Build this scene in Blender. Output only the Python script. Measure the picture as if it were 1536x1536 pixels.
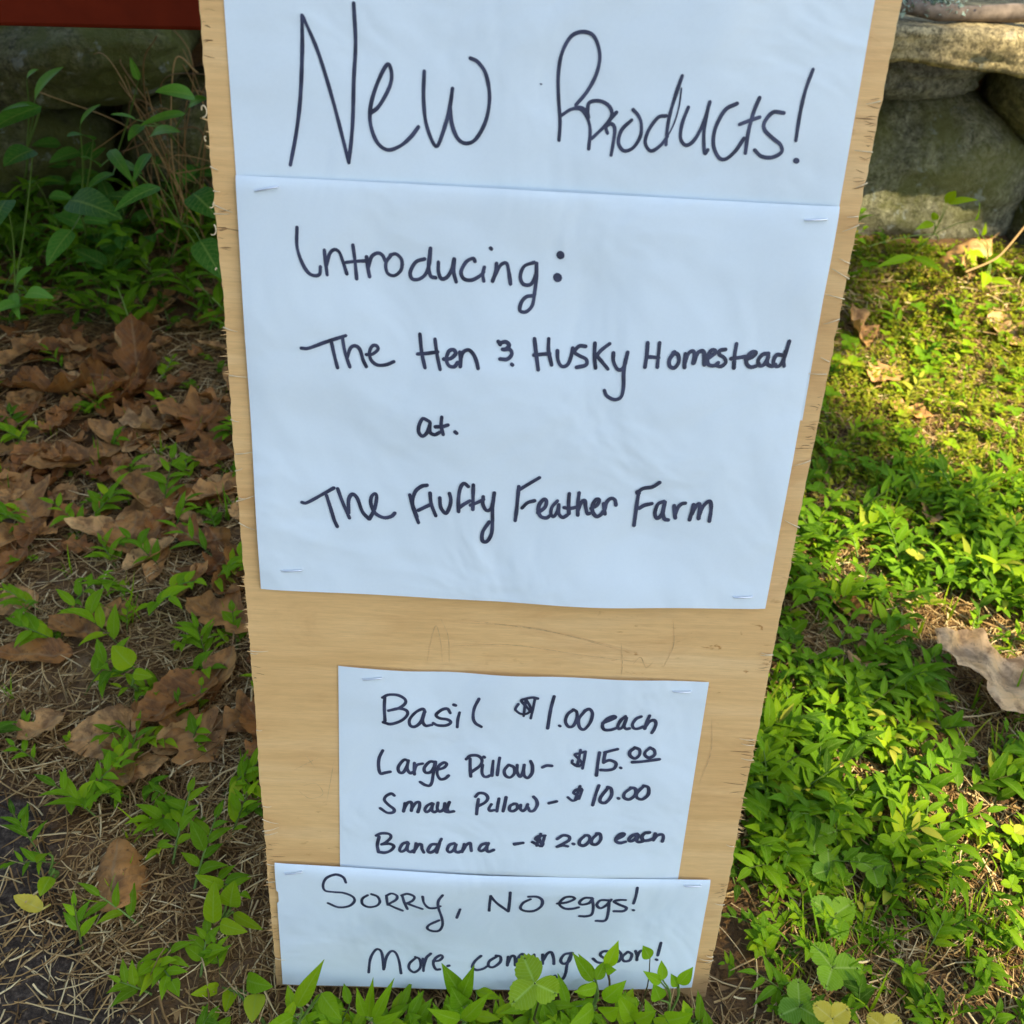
import bpy, math, random
import numpy as np
from mathutils import Vector, Matrix, noise as mn

# ------------------------------------------------------------------ scene, camera, light
scn = bpy.context.scene
for o in list(bpy.data.objects):
    bpy.data.objects.remove(o)
col = scn.collection
R = math.radians
random.seed(11)
rng = np.random.default_rng(11)

BETA = R(16)                                  # the board leans back 16 degrees
CAM = np.array([-0.019, -0.2822, 0.6899])
CX = np.array([0.998728, 0.00624, 0.050043])      # camera right
CY = np.array([0.041824, -0.656927, -0.752793])   # camera down
CZ = np.array([0.028177, 0.753928, -0.656352])    # camera forward
F_PX = 1429.4

cam_d = bpy.data.cameras.new('camera')
cam = bpy.data.objects.new('camera', cam_d)
col.objects.link(cam)
cam.matrix_world = Matrix(((CX[0], -CY[0], -CZ[0], CAM[0]),
                           (CX[1], -CY[1], -CZ[1], CAM[1]),
                           (CX[2], -CY[2], -CZ[2], CAM[2]),
                           (0, 0, 0, 1)))
cam_d.sensor_width = 36
cam_d.lens = 36 * F_PX / 1536
cam_d.clip_start = 0.02
cam_d.clip_end = 400
cam_d.dof.use_dof = True
cam_d.dof.focus_distance = 0.58
cam_d.dof.aperture_fstop = 15
scn.camera = cam

SUN_EL, SUN_AZ = R(52), R(128)                # azimuth clockwise from +Y (away from the camera)
SUN = np.array([math.sin(SUN_AZ) * math.cos(SUN_EL), math.cos(SUN_AZ) * math.cos(SUN_EL), math.sin(SUN_EL)])
w = bpy.data.worlds.new('World')
scn.world = w
w.use_nodes = True
nt = w.node_tree
nt.nodes.clear()
sky = nt.nodes.new('ShaderNodeTexSky')
sky.sky_type = 'NISHITA'
sky.sun_disc = False
sky.sun_elevation = SUN_EL
sky.sun_rotation = SUN_AZ
sky.air_density = 1.0
sky.dust_density = 0.6
sky.ozone_density = 0.4
bg = nt.nodes.new('ShaderNodeBackground')
bg.inputs['Strength'].default_value = 0.15
ow = nt.nodes.new('ShaderNodeOutputWorld')
nt.links.new(sky.outputs[0], bg.inputs[0])
nt.links.new(bg.outputs[0], ow.inputs[0])
sd = bpy.data.lights.new('sun', 'SUN')
sd.energy = 4.4
sd.angle = R(0.53)
sd.color = (1.0, 0.90, 0.68)
so = bpy.data.objects.new('sun', sd)
col.objects.link(so)
so.rotation_euler = Vector((-SUN[0], -SUN[1], -SUN[2])).to_track_quat('-Z', 'Y').to_euler()
so.location = (3, -3, 6)
scn.view_settings.view_transform = 'Standard'
scn.view_settings.look = 'None'
scn.view_settings.gamma = 1
scn.view_settings.exposure = 1.5
scn.render.engine = 'CYCLES'
scn.cycles.max_bounces = 6
scn.cycles.transparent_max_bounces = 4


# ------------------------------------------------------------------ helpers
def ray(px, py):
    d = CX * ((px - 768) / F_PX) + CY * ((py - 768) / F_PX) + CZ
    return d / np.linalg.norm(d)


def G(px, py, z=0.0):
    """spot on the ground seen at photo pixel px, py"""
    d = ray(px, py)
    return CAM + d * ((z - CAM[2]) / d[2])


def P(px, py, Y):
    """spot on the upright plane y = Y"""
    d = ray(px, py)
    return CAM + d * ((Y - CAM[1]) / d[1])


def tag(o, label=None, cat=None, group=None, kind=None):
    for k, v in (('label', label), ('category', cat), ('group', group), ('kind', kind)):
        if v:
            o[k] = v
    return o


def empty(name, loc=(0, 0, 0), rot=(0, 0, 0)):
    o = bpy.data.objects.new(name, None)
    o.empty_display_size = 0.05
    o.location = loc
    o.rotation_euler = rot
    col.objects.link(o)
    return o


class MB:
    """collects vertices and faces for ONE mesh object"""
    def __init__(s):
        s.v, s.f, s.t, s.uv, s.n, s.off = [], [], [], [], 0, []

    def add(s, verts, faces, tint=0.5, uv=None):
        verts = np.asarray(verts, float).reshape(-1, 3)
        s.v.append(verts)
        n = s.n
        s.off.append(n)
        s.f.append([tuple(i + n for i in f) for f in faces] if not isinstance(faces, np.ndarray) else faces + n)
        s.t.append(np.broadcast_to(np.asarray(tint, float), (len(verts),)).copy())
        s.uv.append(np.zeros((len(verts), 2)) + 0.5 if uv is None else np.asarray(uv, float))
        s.n += len(verts)

    def arrays(s):
        v = np.concatenate(s.v)
        q = []
        for f in s.f:
            q.extend(f.tolist() if isinstance(f, np.ndarray) else f)
        return v, q, np.concatenate(s.t), np.concatenate(s.uv)

    def build(s, name, mat, parent=None, smooth=True, loc=None, extra=()):
        counts = [sum(len(f) for f in s.f)]
        for e, _ in extra:
            counts.append(sum(len(f) for f in e.f))
            for i in range(len(e.v)):
                s.add(e.v[i], [tuple(k - (e.off[i]) for k in f) for f in e.f[i]] if not isinstance(e.f[i], np.ndarray) else e.f[i] - e.off[i], e.t[i], e.uv[i])
        v, q, t, uv = s.arrays()
        if loc is not None:
            v = v - np.asarray(loc)
        me = bpy.data.meshes.new(name)
        me.from_pydata(v.tolist(), [], q)
        a = me.attributes.new('tint', 'FLOAT', 'POINT')
        a.data.foreach_set('value', t.astype(np.float32))
        ul = me.uv_layers.new(name='UVMap')
        li = np.zeros(len(me.loops), np.int32)
        me.loops.foreach_get('vertex_index', li)
        ul.data.foreach_set('uv', uv[li].astype(np.float32).ravel())
        if smooth:
            me.polygons.foreach_set('use_smooth', np.ones(len(me.polygons), bool))
        me.materials.append(mat)
        if extra:
            for _, m_ in extra:
                me.materials.append(m_)
            me.polygons.foreach_set('material_index', np.repeat(np.arange(len(counts)), counts).astype(np.int32))
        me.validate()
        me.update()
        o = bpy.data.objects.new(name, me)
        col.objects.link(o)
        if loc is not None:
            o.location = loc
        if parent:
            o.parent = parent
        return o


def grid_faces(nu, nv):
    i = np.arange(nu - 1)[:, None] * nv + np.arange(nv - 1)[None, :]
    i = i.ravel()
    return np.stack([i, i + 1, i + nv + 1, i + nv], 1)


def tube_arr(path, rad, sides=6):
    path = np.asarray(path, float)
    n = len(path)
    rad = np.broadcast_to(np.asarray(rad, float), (n,))
    tg = np.gradient(path, axis=0)
    tg /= np.linalg.norm(tg, axis=1)[:, None] + 1e-12
    ref = np.array([0.31, 0.17, 0.93])
    a = np.cross(tg, ref)
    a /= np.linalg.norm(a, axis=1)[:, None] + 1e-9
    b = np.cross(tg, a)
    th = np.arange(sides) * 2 * np.pi / sides
    v = path[:, None, :] + rad[:, None, None] * (np.cos(th)[None, :, None] * a[:, None, :] + np.sin(th)[None, :, None] * b[:, None, :])
    f = []
    for i in range(n - 1):
        for k in range(sides):
            k2 = (k + 1) % sides
            f.append((i * sides + k, i * sides + k2, (i + 1) * sides + k2, (i + 1) * sides + k))
    f.append(tuple(range(sides)))
    f.append(tuple((n - 1) * sides + k for k in range(sides))[::-1])
    return v.reshape(-1, 3), f


def box_arr(x0, x1, y0, y1, z0, z1):
    v = [(x, y, z) for x in (x0, x1) for y in (y0, y1) for z in (z0, z1)]
    f = [(0, 1, 3, 2), (4, 6, 7, 5), (0, 4, 5, 1), (2, 3, 7, 6), (0, 2, 6, 4), (1, 5, 7, 3)]
    return v, f


def bevel(o, wd=0.002, seg=2):
    m = o.modifiers.new('bevel', 'BEVEL')
    m.width = wd
    m.segments = seg
    m.limit_method = 'ANGLE'
    return o


def fbm(x, y, z=0.0, s=1.0, oct=4):
    return mn.fractal(Vector((x * s, y * s, z * s)), 1.0, 2.0, oct)


# ------------------------------------------------------------------ materials
class Mat:
    def __init__(s, name):
        s.m = bpy.data.materials.new(name)
        s.m.use_nodes = True
        s.nt = s.m.node_tree
        s.b = s.nt.nodes['Principled BSDF']
        s.out = s.nt.nodes['Material Output']

    def n(s, typ, **kw):
        nd = s.nt.nodes.new(typ)
        for k, v in kw.items():
            if k in nd.inputs:
                nd.inputs[k].default_value = v
            else:
                setattr(nd, k, v)
        return nd

    def l(s, a, b):
        s.nt.links.new(a, b)

    def coord(s, scale=(1, 1, 1), out='Object'):
        tc = s.n('ShaderNodeTexCoord')
        mp = s.n('ShaderNodeMapping')
        mp.inputs['Scale'].default_value = scale
        s.l(tc.outputs[out], mp.inputs['Vector'])
        return mp.outputs[0]

    def noise(s, vec, scale, detail=5, rough=0.6, dist=0.0):
        nd = s.n('ShaderNodeTexNoise')
        nd.inputs['Scale'].default_value = scale
        nd.inputs['Detail'].default_value = detail
        nd.inputs['Roughness'].default_value = rough
        nd.inputs['Distortion'].default_value = dist
        s.l(vec, nd.inputs['Vector'])
        return nd.outputs[0]

    def ramp(s, fac, stops):
        nd = s.n('ShaderNodeValToRGB')
        cr = nd.color_ramp
        while len(cr.elements) < len(stops):
            cr.elements.new(0.5)
        for e, (p, c) in zip(cr.elements, stops):
            e.position = p
            e.color = (c, c, c, 1) if isinstance(c, (int, float)) else (*c, 1)
        s.l(fac, nd.inputs[0])
        return nd.outputs[0]

    def mix(s, fac, a, b, mode='MIX'):
        nd = s.n('ShaderNodeMix', data_type='RGBA', blend_type=mode)
        for sock, val in ((nd.inputs[0], fac), (nd.inputs[6], a), (nd.inputs[7], b)):
            if isinstance(val, (int, float)):
                sock.default_value = val
            elif isinstance(val, tuple):
                sock.default_value = (*val, 1)
            else:
                s.l(val, sock)
        return nd.outputs[2]

    def math(s, op, a, b=0.0):
        nd = s.n('ShaderNodeMath', operation=op)
        for sock, val in ((nd.inputs[0], a), (nd.inputs[1], b)):
            if isinstance(val, (int, float)):
                sock.default_value = val
            else:
                s.l(val, sock)
        return nd.outputs[0]

    def color(s, c):
        if isinstance(c, tuple):
            s.b.inputs['Base Color'].default_value = (*c, 1)
        else:
            s.l(c, s.b.inputs['Base Color'])
        return s

    def rough(s, r, spec=0.5):
        s.b.inputs['Roughness'].default_value = r
        s.b.inputs['Specular IOR Level'].default_value = spec
        return s

    def bump(s, h, strength=0.3, dist=0.002):
        nd = s.n('ShaderNodeBump')
        nd.inputs['Strength'].default_value = strength
        nd.inputs['Distance'].default_value = dist
        s.l(h, nd.inputs['Height'])
        s.l(nd.outputs[0], s.b.inputs['Normal'])
        return s

    def translucent(s, colr, fac):
        t = s.n('ShaderNodeBsdfTranslucent')
        if isinstance(colr, tuple):
            t.inputs[0].default_value = (*colr, 1)
        else:
            s.l(colr, t.inputs[0])
        mx = s.n('ShaderNodeMixShader')
        mx.inputs[0].default_value = fac
        s.l(s.b.outputs[0], mx.inputs[1])
        s.l(t.outputs[0], mx.inputs[2])
        s.l(mx.outputs[0], s.out.inputs[0])
        return s


def leaf_mat(name, stops, trans=0.38, rough=0.52, rib=(0.34, 0.46, 0.08), ribw=0.42, spec=0.05, blotch=None):
    m = Mat(name)
    at = m.n('ShaderNodeAttribute', attribute_name='tint')
    c = m.ramp(at.outputs['Fac'], stops)
    oi = m.n('ShaderNodeObjectInfo')
    hs = m.n('ShaderNodeHueSaturation')
    m.l(m.math('MULTIPLY_ADD', oi.outputs['Random'], 0.5), hs.inputs['Value'])
    hs.inputs['Value'].default_value = 1
    mv = m.n('ShaderNodeMapRange')
    mv.inputs['To Min'].default_value = 0.8
    mv.inputs['To Max'].default_value = 1.2
    m.l(oi.outputs['Random'], mv.inputs[0])
    m.l(mv.outputs[0], hs.inputs['Value'])
    m.l(c, hs.inputs['Color'])
    c = hs.outputs[0]
    v = m.coord((1, 1, 1))
    nz = m.noise(v, 260, 3)
    c = m.mix(m.ramp(nz, [(0.35, 0.0), (0.75, 0.35)]), c, m.mix(0.5, c, rib))
    if blotch:
        bz = m.noise(v, 55, 5, 0.65, 0.4)
        c = m.mix(m.ramp(bz, [(0.44, 0.0), (0.62, 0.75)]), c, blotch)
        c = m.mix(m.ramp(m.noise(v, 170, 4, 0.7), [(0.60, 0.0), (0.70, 0.7)]), c, tuple(x * 0.4 for x in blotch))
    # midrib and side veins from the leaf's own UV (x across, y along)
    uv = m.n('ShaderNodeTexCoord')
    sp = m.n('ShaderNodeSeparateXYZ')
    m.l(uv.outputs['UV'], sp.inputs[0])
    ax = m.math('ABSOLUTE', m.math('SUBTRACT', sp.outputs[0], 0.5))
    mid = m.ramp(ax, [(0.0, ribw), (0.06, 0.0)])
    sv = m.math('FRACT', m.math('MULTIPLY', m.math('ADD', sp.outputs[1], m.math('MULTIPLY', ax, -0.45)), 9.0))
    side = m.ramp(m.math('ABSOLUTE', m.math('SUBTRACT', sv, 0.5)), [(0.0, ribw * 0.55), (0.10, 0.0)])
    c = m.mix(mid, c, rib)
    c = m.mix(side, c, rib)
    m.color(c).rough(rough, spec)
    m.bump(side, 0.3, 0.001)
    m.translucent(m.mix(0.6, c, (1.0, 1.0, 0.35), 'MULTIPLY'), trans)
    return m.m


GREEN = [(0.0, (0.045, 0.115, 0.003)), (0.35, (0.115, 0.255, 0.003)), (0.7, (0.23, 0.39, 0.004)), (0.93, (0.38, 0.50, 0.006)), (1.0, (0.55, 0.45, 0.06))]
M_WEED = leaf_mat('weed_leaf', GREEN)
M_BERRY = leaf_mat('strawberry_leaf', GREEN, 0.35, 0.5, (0.36, 0.50, 0.09), 0.8, 0.2)
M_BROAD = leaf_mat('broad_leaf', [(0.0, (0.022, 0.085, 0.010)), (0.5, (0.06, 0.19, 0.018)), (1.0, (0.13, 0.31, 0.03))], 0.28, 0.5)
M_YELLOW = leaf_mat('yellow_leaf', [(0.0, (0.55, 0.42, 0.03)), (1.0, (0.70, 0.55, 0.06))], 0.3, 0.5, (0.7, 0.6, 0.2))
M_MOSS = leaf_mat('moss_leaf', [(0.0, (0.09, 0.12, 0.004)), (0.45, (0.21, 0.24, 0.006)), (0.75, (0.34, 0.31, 0.010)), (1.0, (0.46, 0.32, 0.07))], 0.3, 0.6)
M_TREE = leaf_mat('tree_leaf', [(0.0, (0.03, 0.08, 0.015)), (1.0, (0.07, 0.16, 0.02))], 0.15)
M_DEAD = leaf_mat('dead_leaf', [(0.0, (0.11, 0.034, 0.006)), (0.3, (0.30, 0.105, 0.018)), (0.55, (0.52, 0.235, 0.058)), (0.8, (0.68, 0.38, 0.13)), (1.0, (0.62, 0.46, 0.28))],
                  0.12, 0.6, (0.34, 0.21, 0.09), 0.55, 0.2, (0.11, 0.050, 0.018))


def stem_mat():
    m = Mat('stem')
    at = m.n('ShaderNodeAttribute', attribute_name='tint')
    m.color(m.ramp(at.outputs['Fac'], [(0.0, (0.10, 0.05, 0.02)), (0.5, (0.12, 0.19, 0.03)), (1.0, (0.25, 0.35, 0.08))])).rough(0.7, 0.12)
    return m.m


def straw_mat():
    m = Mat('straw')
    at = m.n('ShaderNodeAttribute', attribute_name='tint')
    m.color(m.ramp(at.outputs['Fac'], [(0.0, (0.10, 0.048, 0.012)), (0.35, (0.27, 0.145, 0.042)), (0.72, (0.52, 0.32, 0.11)), (1.0, (0.80, 0.60, 0.28))])).rough(0.65, 0.3)
    return m.m


M_STEM, M_STRAW = stem_mat(), straw_mat()


def ground_mat():
    m = Mat('soil')
    v = m.coord()
    n1 = m.noise(v, 6, 6)
    n2 = m.noise(v, 70, 6, 0.7)
    n3 = m.noise(v, 380, 4, 0.7)
    c = m.ramp(n1, [(0.3, (0.085, 0.040, 0.011)), (0.5, (0.19, 0.095, 0.028)), (0.7, (0.32, 0.18, 0.060))])
    c = m.mix(m.ramp(n2, [(0.35, 0.0), (0.7, 0.7)]), c, (0.15, 0.10, 0.06))
    c = m.mix(m.ramp(n3, [(0.5, 0.0), (0.72, 0.8)]), c, (0.02, 0.014, 0.01))
    # dark damp asphalt crumbs at the edge of the drive (near left)
    sp = m.n('ShaderNodeSeparateXYZ')
    m.l(v, sp.inputs[0])
    e = m.math('ADD', sp.outputs[0], m.math('MULTIPLY', sp.outputs[1], 0.73))
    e = m.math('ADD', e, m.math('MULTIPLY', m.math('MAXIMUM', m.math('SUBTRACT', sp.outputs[1], 0.13), 0.0), 1.6))
    e = m.math('MINIMUM', e, m.math('SUBTRACT', m.math('MULTIPLY', sp.outputs[1], 1.5), 0.06))
    e = m.math('ADD', e, m.math('MULTIPLY', m.noise(v, 22, 4), 0.10))
    e = m.math('ADD', e, m.math('MULTIPLY', m.noise(v, 120, 3), 0.03))
    mask = m.ramp(m.math('ADD', e, 0.75), [(0.540, 1.0), (0.562, 0.0)])
    drive = m.ramp(m.noise(v, 240, 5, 0.75), [(0.3, (0.024, 0.016, 0.010)), (0.5, (0.060, 0.040, 0.024)), (0.68, (0.17, 0.12, 0.075))])
    c = m.mix(mask, c, drive)
    m.color(c).rough(0.9, 0.2)
    m.bump(m.mix(0.5, n2, n3), 0.8, 0.006)
    return m.m


def stone_mat(name, base, dark, moss, lich, seed=0.0):
    m = Mat(name)
    v = m.coord()
    vs = m.n('ShaderNodeVectorMath', operation='ADD')
    vs.inputs[1].default_value = (seed, seed * 1.7, -seed)
    m.l(v, vs.inputs[0])
    v = vs.outputs[0]
    n1 = m.noise(v, 9, 8, 0.65, 0.4)
    n2 = m.noise(v, 60, 8, 0.7)
    n3 = m.noise(v, 300, 4, 0.7)
    c = m.mix(m.ramp(n1, [(0.35, 0.0), (0.65, 1.0)]), dark, base)
    c = m.mix(m.ramp(n2, [(0.42, 0.0), (0.66, 0.85)]), c, tuple(min(1, x * 1.9) for x in base))
    c = m.mix(m.ramp(m.noise(v, 110, 6, 0.75), [(0.46, 0.0), (0.62, 0.85)]), c, tuple(x * 0.35 for x in dark))
    c = m.mix(m.ramp(n3, [(0.50, 0.0), (0.70, 0.8)]), c, tuple(x * 0.25 for x in dark))
    nm = m.noise(v, 5, 6, 0.7, 0.6)
    c = m.mix(m.ramp(nm, [(0.42, 0.0), (0.58, 0.8)]), c, moss)
    nl = m.noise(v, 32, 5, 0.6, 0.5)
    c = m.mix(m.ramp(nl, [(0.62, 0.0), (0.68, lich)]), c, (0.38, 0.40, 0.33))
    m.color(c).rough(0.88, 0.25)
    m.bump(m.mix(0.4, n2, n3), 1.0, 0.010)
    return m.m


def wood_mat():
    m = Mat('plywood')
    v = m.coord((1, 1, 1))
    grain = m.noise(m.coord((3, 1, 55)), 7, 7, 0.65, 0.6)
    wide = m.noise(m.coord((1.2, 1, 9)), 3.5, 4, 0.5, 1.2)
    c = m.ramp(wide, [(0.3, (0.78, 0.455, 0.165)), (0.5, (0.87, 0.53, 0.205)), (0.7, (0.90, 0.58, 0.25))])
    c = m.mix(m.ramp(grain, [(0.36, 0.26), (0.60, 0.0)]), c, (0.55, 0.285, 0.09))
    fine = m.noise(m.coord((20, 1, 420)), 5, 3, 0.6)
    c = m.mix(m.ramp(fine, [(0.35, 0.16), (0.55, 0.0)]), c, (0.40, 0.24, 0.10))
    fl = m.noise(m.coord((38, 1, 90)), 2.4, 3, 0.6, 0.4)
    area = m.noise(v, 9, 2)
    fm = m.math('MULTIPLY', m.ramp(fl, [(0.64, 0.0), (0.74, 0.8)]), m.ramp(area, [(0.47, 0.0), (0.62, 1.0)]))
    c = m.mix(fm, c, (0.42, 0.17, 0.035))
    big = m.noise(m.coord((5, 1, 14)), 2.2, 5, 0.6, 1.5)
    c = m.mix(m.ramp(big, [(0.52, 0.0), (0.66, 0.30)]), c, (0.60, 0.30, 0.10))
    sz = m.n('ShaderNodeSeparateXYZ')
    m.l(v, sz.inputs[0])
    foot = m.ramp(m.math('ADD', sz.outputs[2], m.math('MULTIPLY', m.noise(v, 30, 4), 0.05)), [(0.022, 0.65), (0.055, 0.0)])
    c = m.mix(foot, c, (0.22, 0.13, 0.06))
    st = m.noise(v, 420, 2)
    c = m.mix(m.ramp(st, [(0.80, 0.0), (0.84, 0.7)]), c, (0.10, 0.05, 0.02))
    m.color(c).rough(0.6, 0.3)
    m.bump(m.mix(0.5, grain, fine), 0.25, 0.0008)
    return m.m


def simple(name, c, r=0.6, spec=0.4, metal=0.0, var=0.0, sc=40):
    m = Mat(name)
    if var:
        v = m.coord()
        m.color(m.mix(m.ramp(m.noise(v, sc, 5), [(0.3, 0.0), (0.7, 1.0)]), tuple(x * (1 - var) for x in c), tuple(min(1, x * (1 + var)) for x in c)))
        m.bump(m.noise(v, sc * 4, 4), 0.2, 0.001)
    else:
        m.color(c)
    m.rough(r, spec)
    m.b.inputs['Metallic'].default_value = metal
    return m.m


def paper_mat():
    m = Mat('paper')
    v = m.coord()
    n = m.noise(v, 14, 3, 0.5, 0.5)
    m.color(m.mix(m.ramp(m.noise(v, 700, 2), [(0.3, 0.0), (0.7, 1.0)]), (0.765, 0.825, 0.805), (0.78, 0.84, 0.82))).rough(0.75, 0.25)
    m.bump(m.mix(0.5, n, m.noise(v, 5, 3, 0.5, 0.8)), 0.5, 0.02)
    return m.m


M_GROUND = ground_mat()
M_WOOD = wood_mat()
M_PAPER = paper_mat()
M_INK = simple('marker_ink', (0.046, 0.050, 0.085), 0.5, 0.35, 0, 0.5, 110)
M_STAPLE = simple('staple_steel', (0.80, 0.81, 0.82), 0.42, 0.5, 0.85)
M_FIBRE = simple('torn_fibre', (0.36, 0.20, 0.08), 0.8, 0.2, 0, 0.4, 200)
M_PALEFIBRE = simple('pale_fibre', (0.72, 0.55, 0.30), 0.7, 0.2, 0, 0.2, 200)
M_SCRATCH = simple('pencil_scratch', (0.66, 0.42, 0.18), 0.7, 0.2, 0, 0.3, 300)
M_RED = simple('barn_red_paint', (0.135, 0.014, 0.003), 0.65, 0.10, 0, 0.25, 18)
M_BARK = simple('bark', (0.16, 0.12, 0.085), 0.9, 0.2, 0, 0.55, 60)
M_LICHEN = simple('lichen', (0.36, 0.44, 0.32), 0.9, 0.2, 0, 0.3, 120)
M_CAP = stone_mat('cap_stone', (0.42, 0.32, 0.15), (0.24, 0.18, 0.085), (0.20, 0.16, 0.06), 0.35, 3.1)
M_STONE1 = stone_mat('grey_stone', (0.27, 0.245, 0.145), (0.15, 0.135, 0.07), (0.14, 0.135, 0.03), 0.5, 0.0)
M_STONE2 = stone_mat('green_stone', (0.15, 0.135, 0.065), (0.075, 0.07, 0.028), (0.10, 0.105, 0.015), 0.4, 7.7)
M_STONE3 = stone_mat('pale_stone', (0.25, 0.23, 0.17), (0.13, 0.12, 0.085), (0.11, 0.11, 0.03), 0.5, 12.0)
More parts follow.
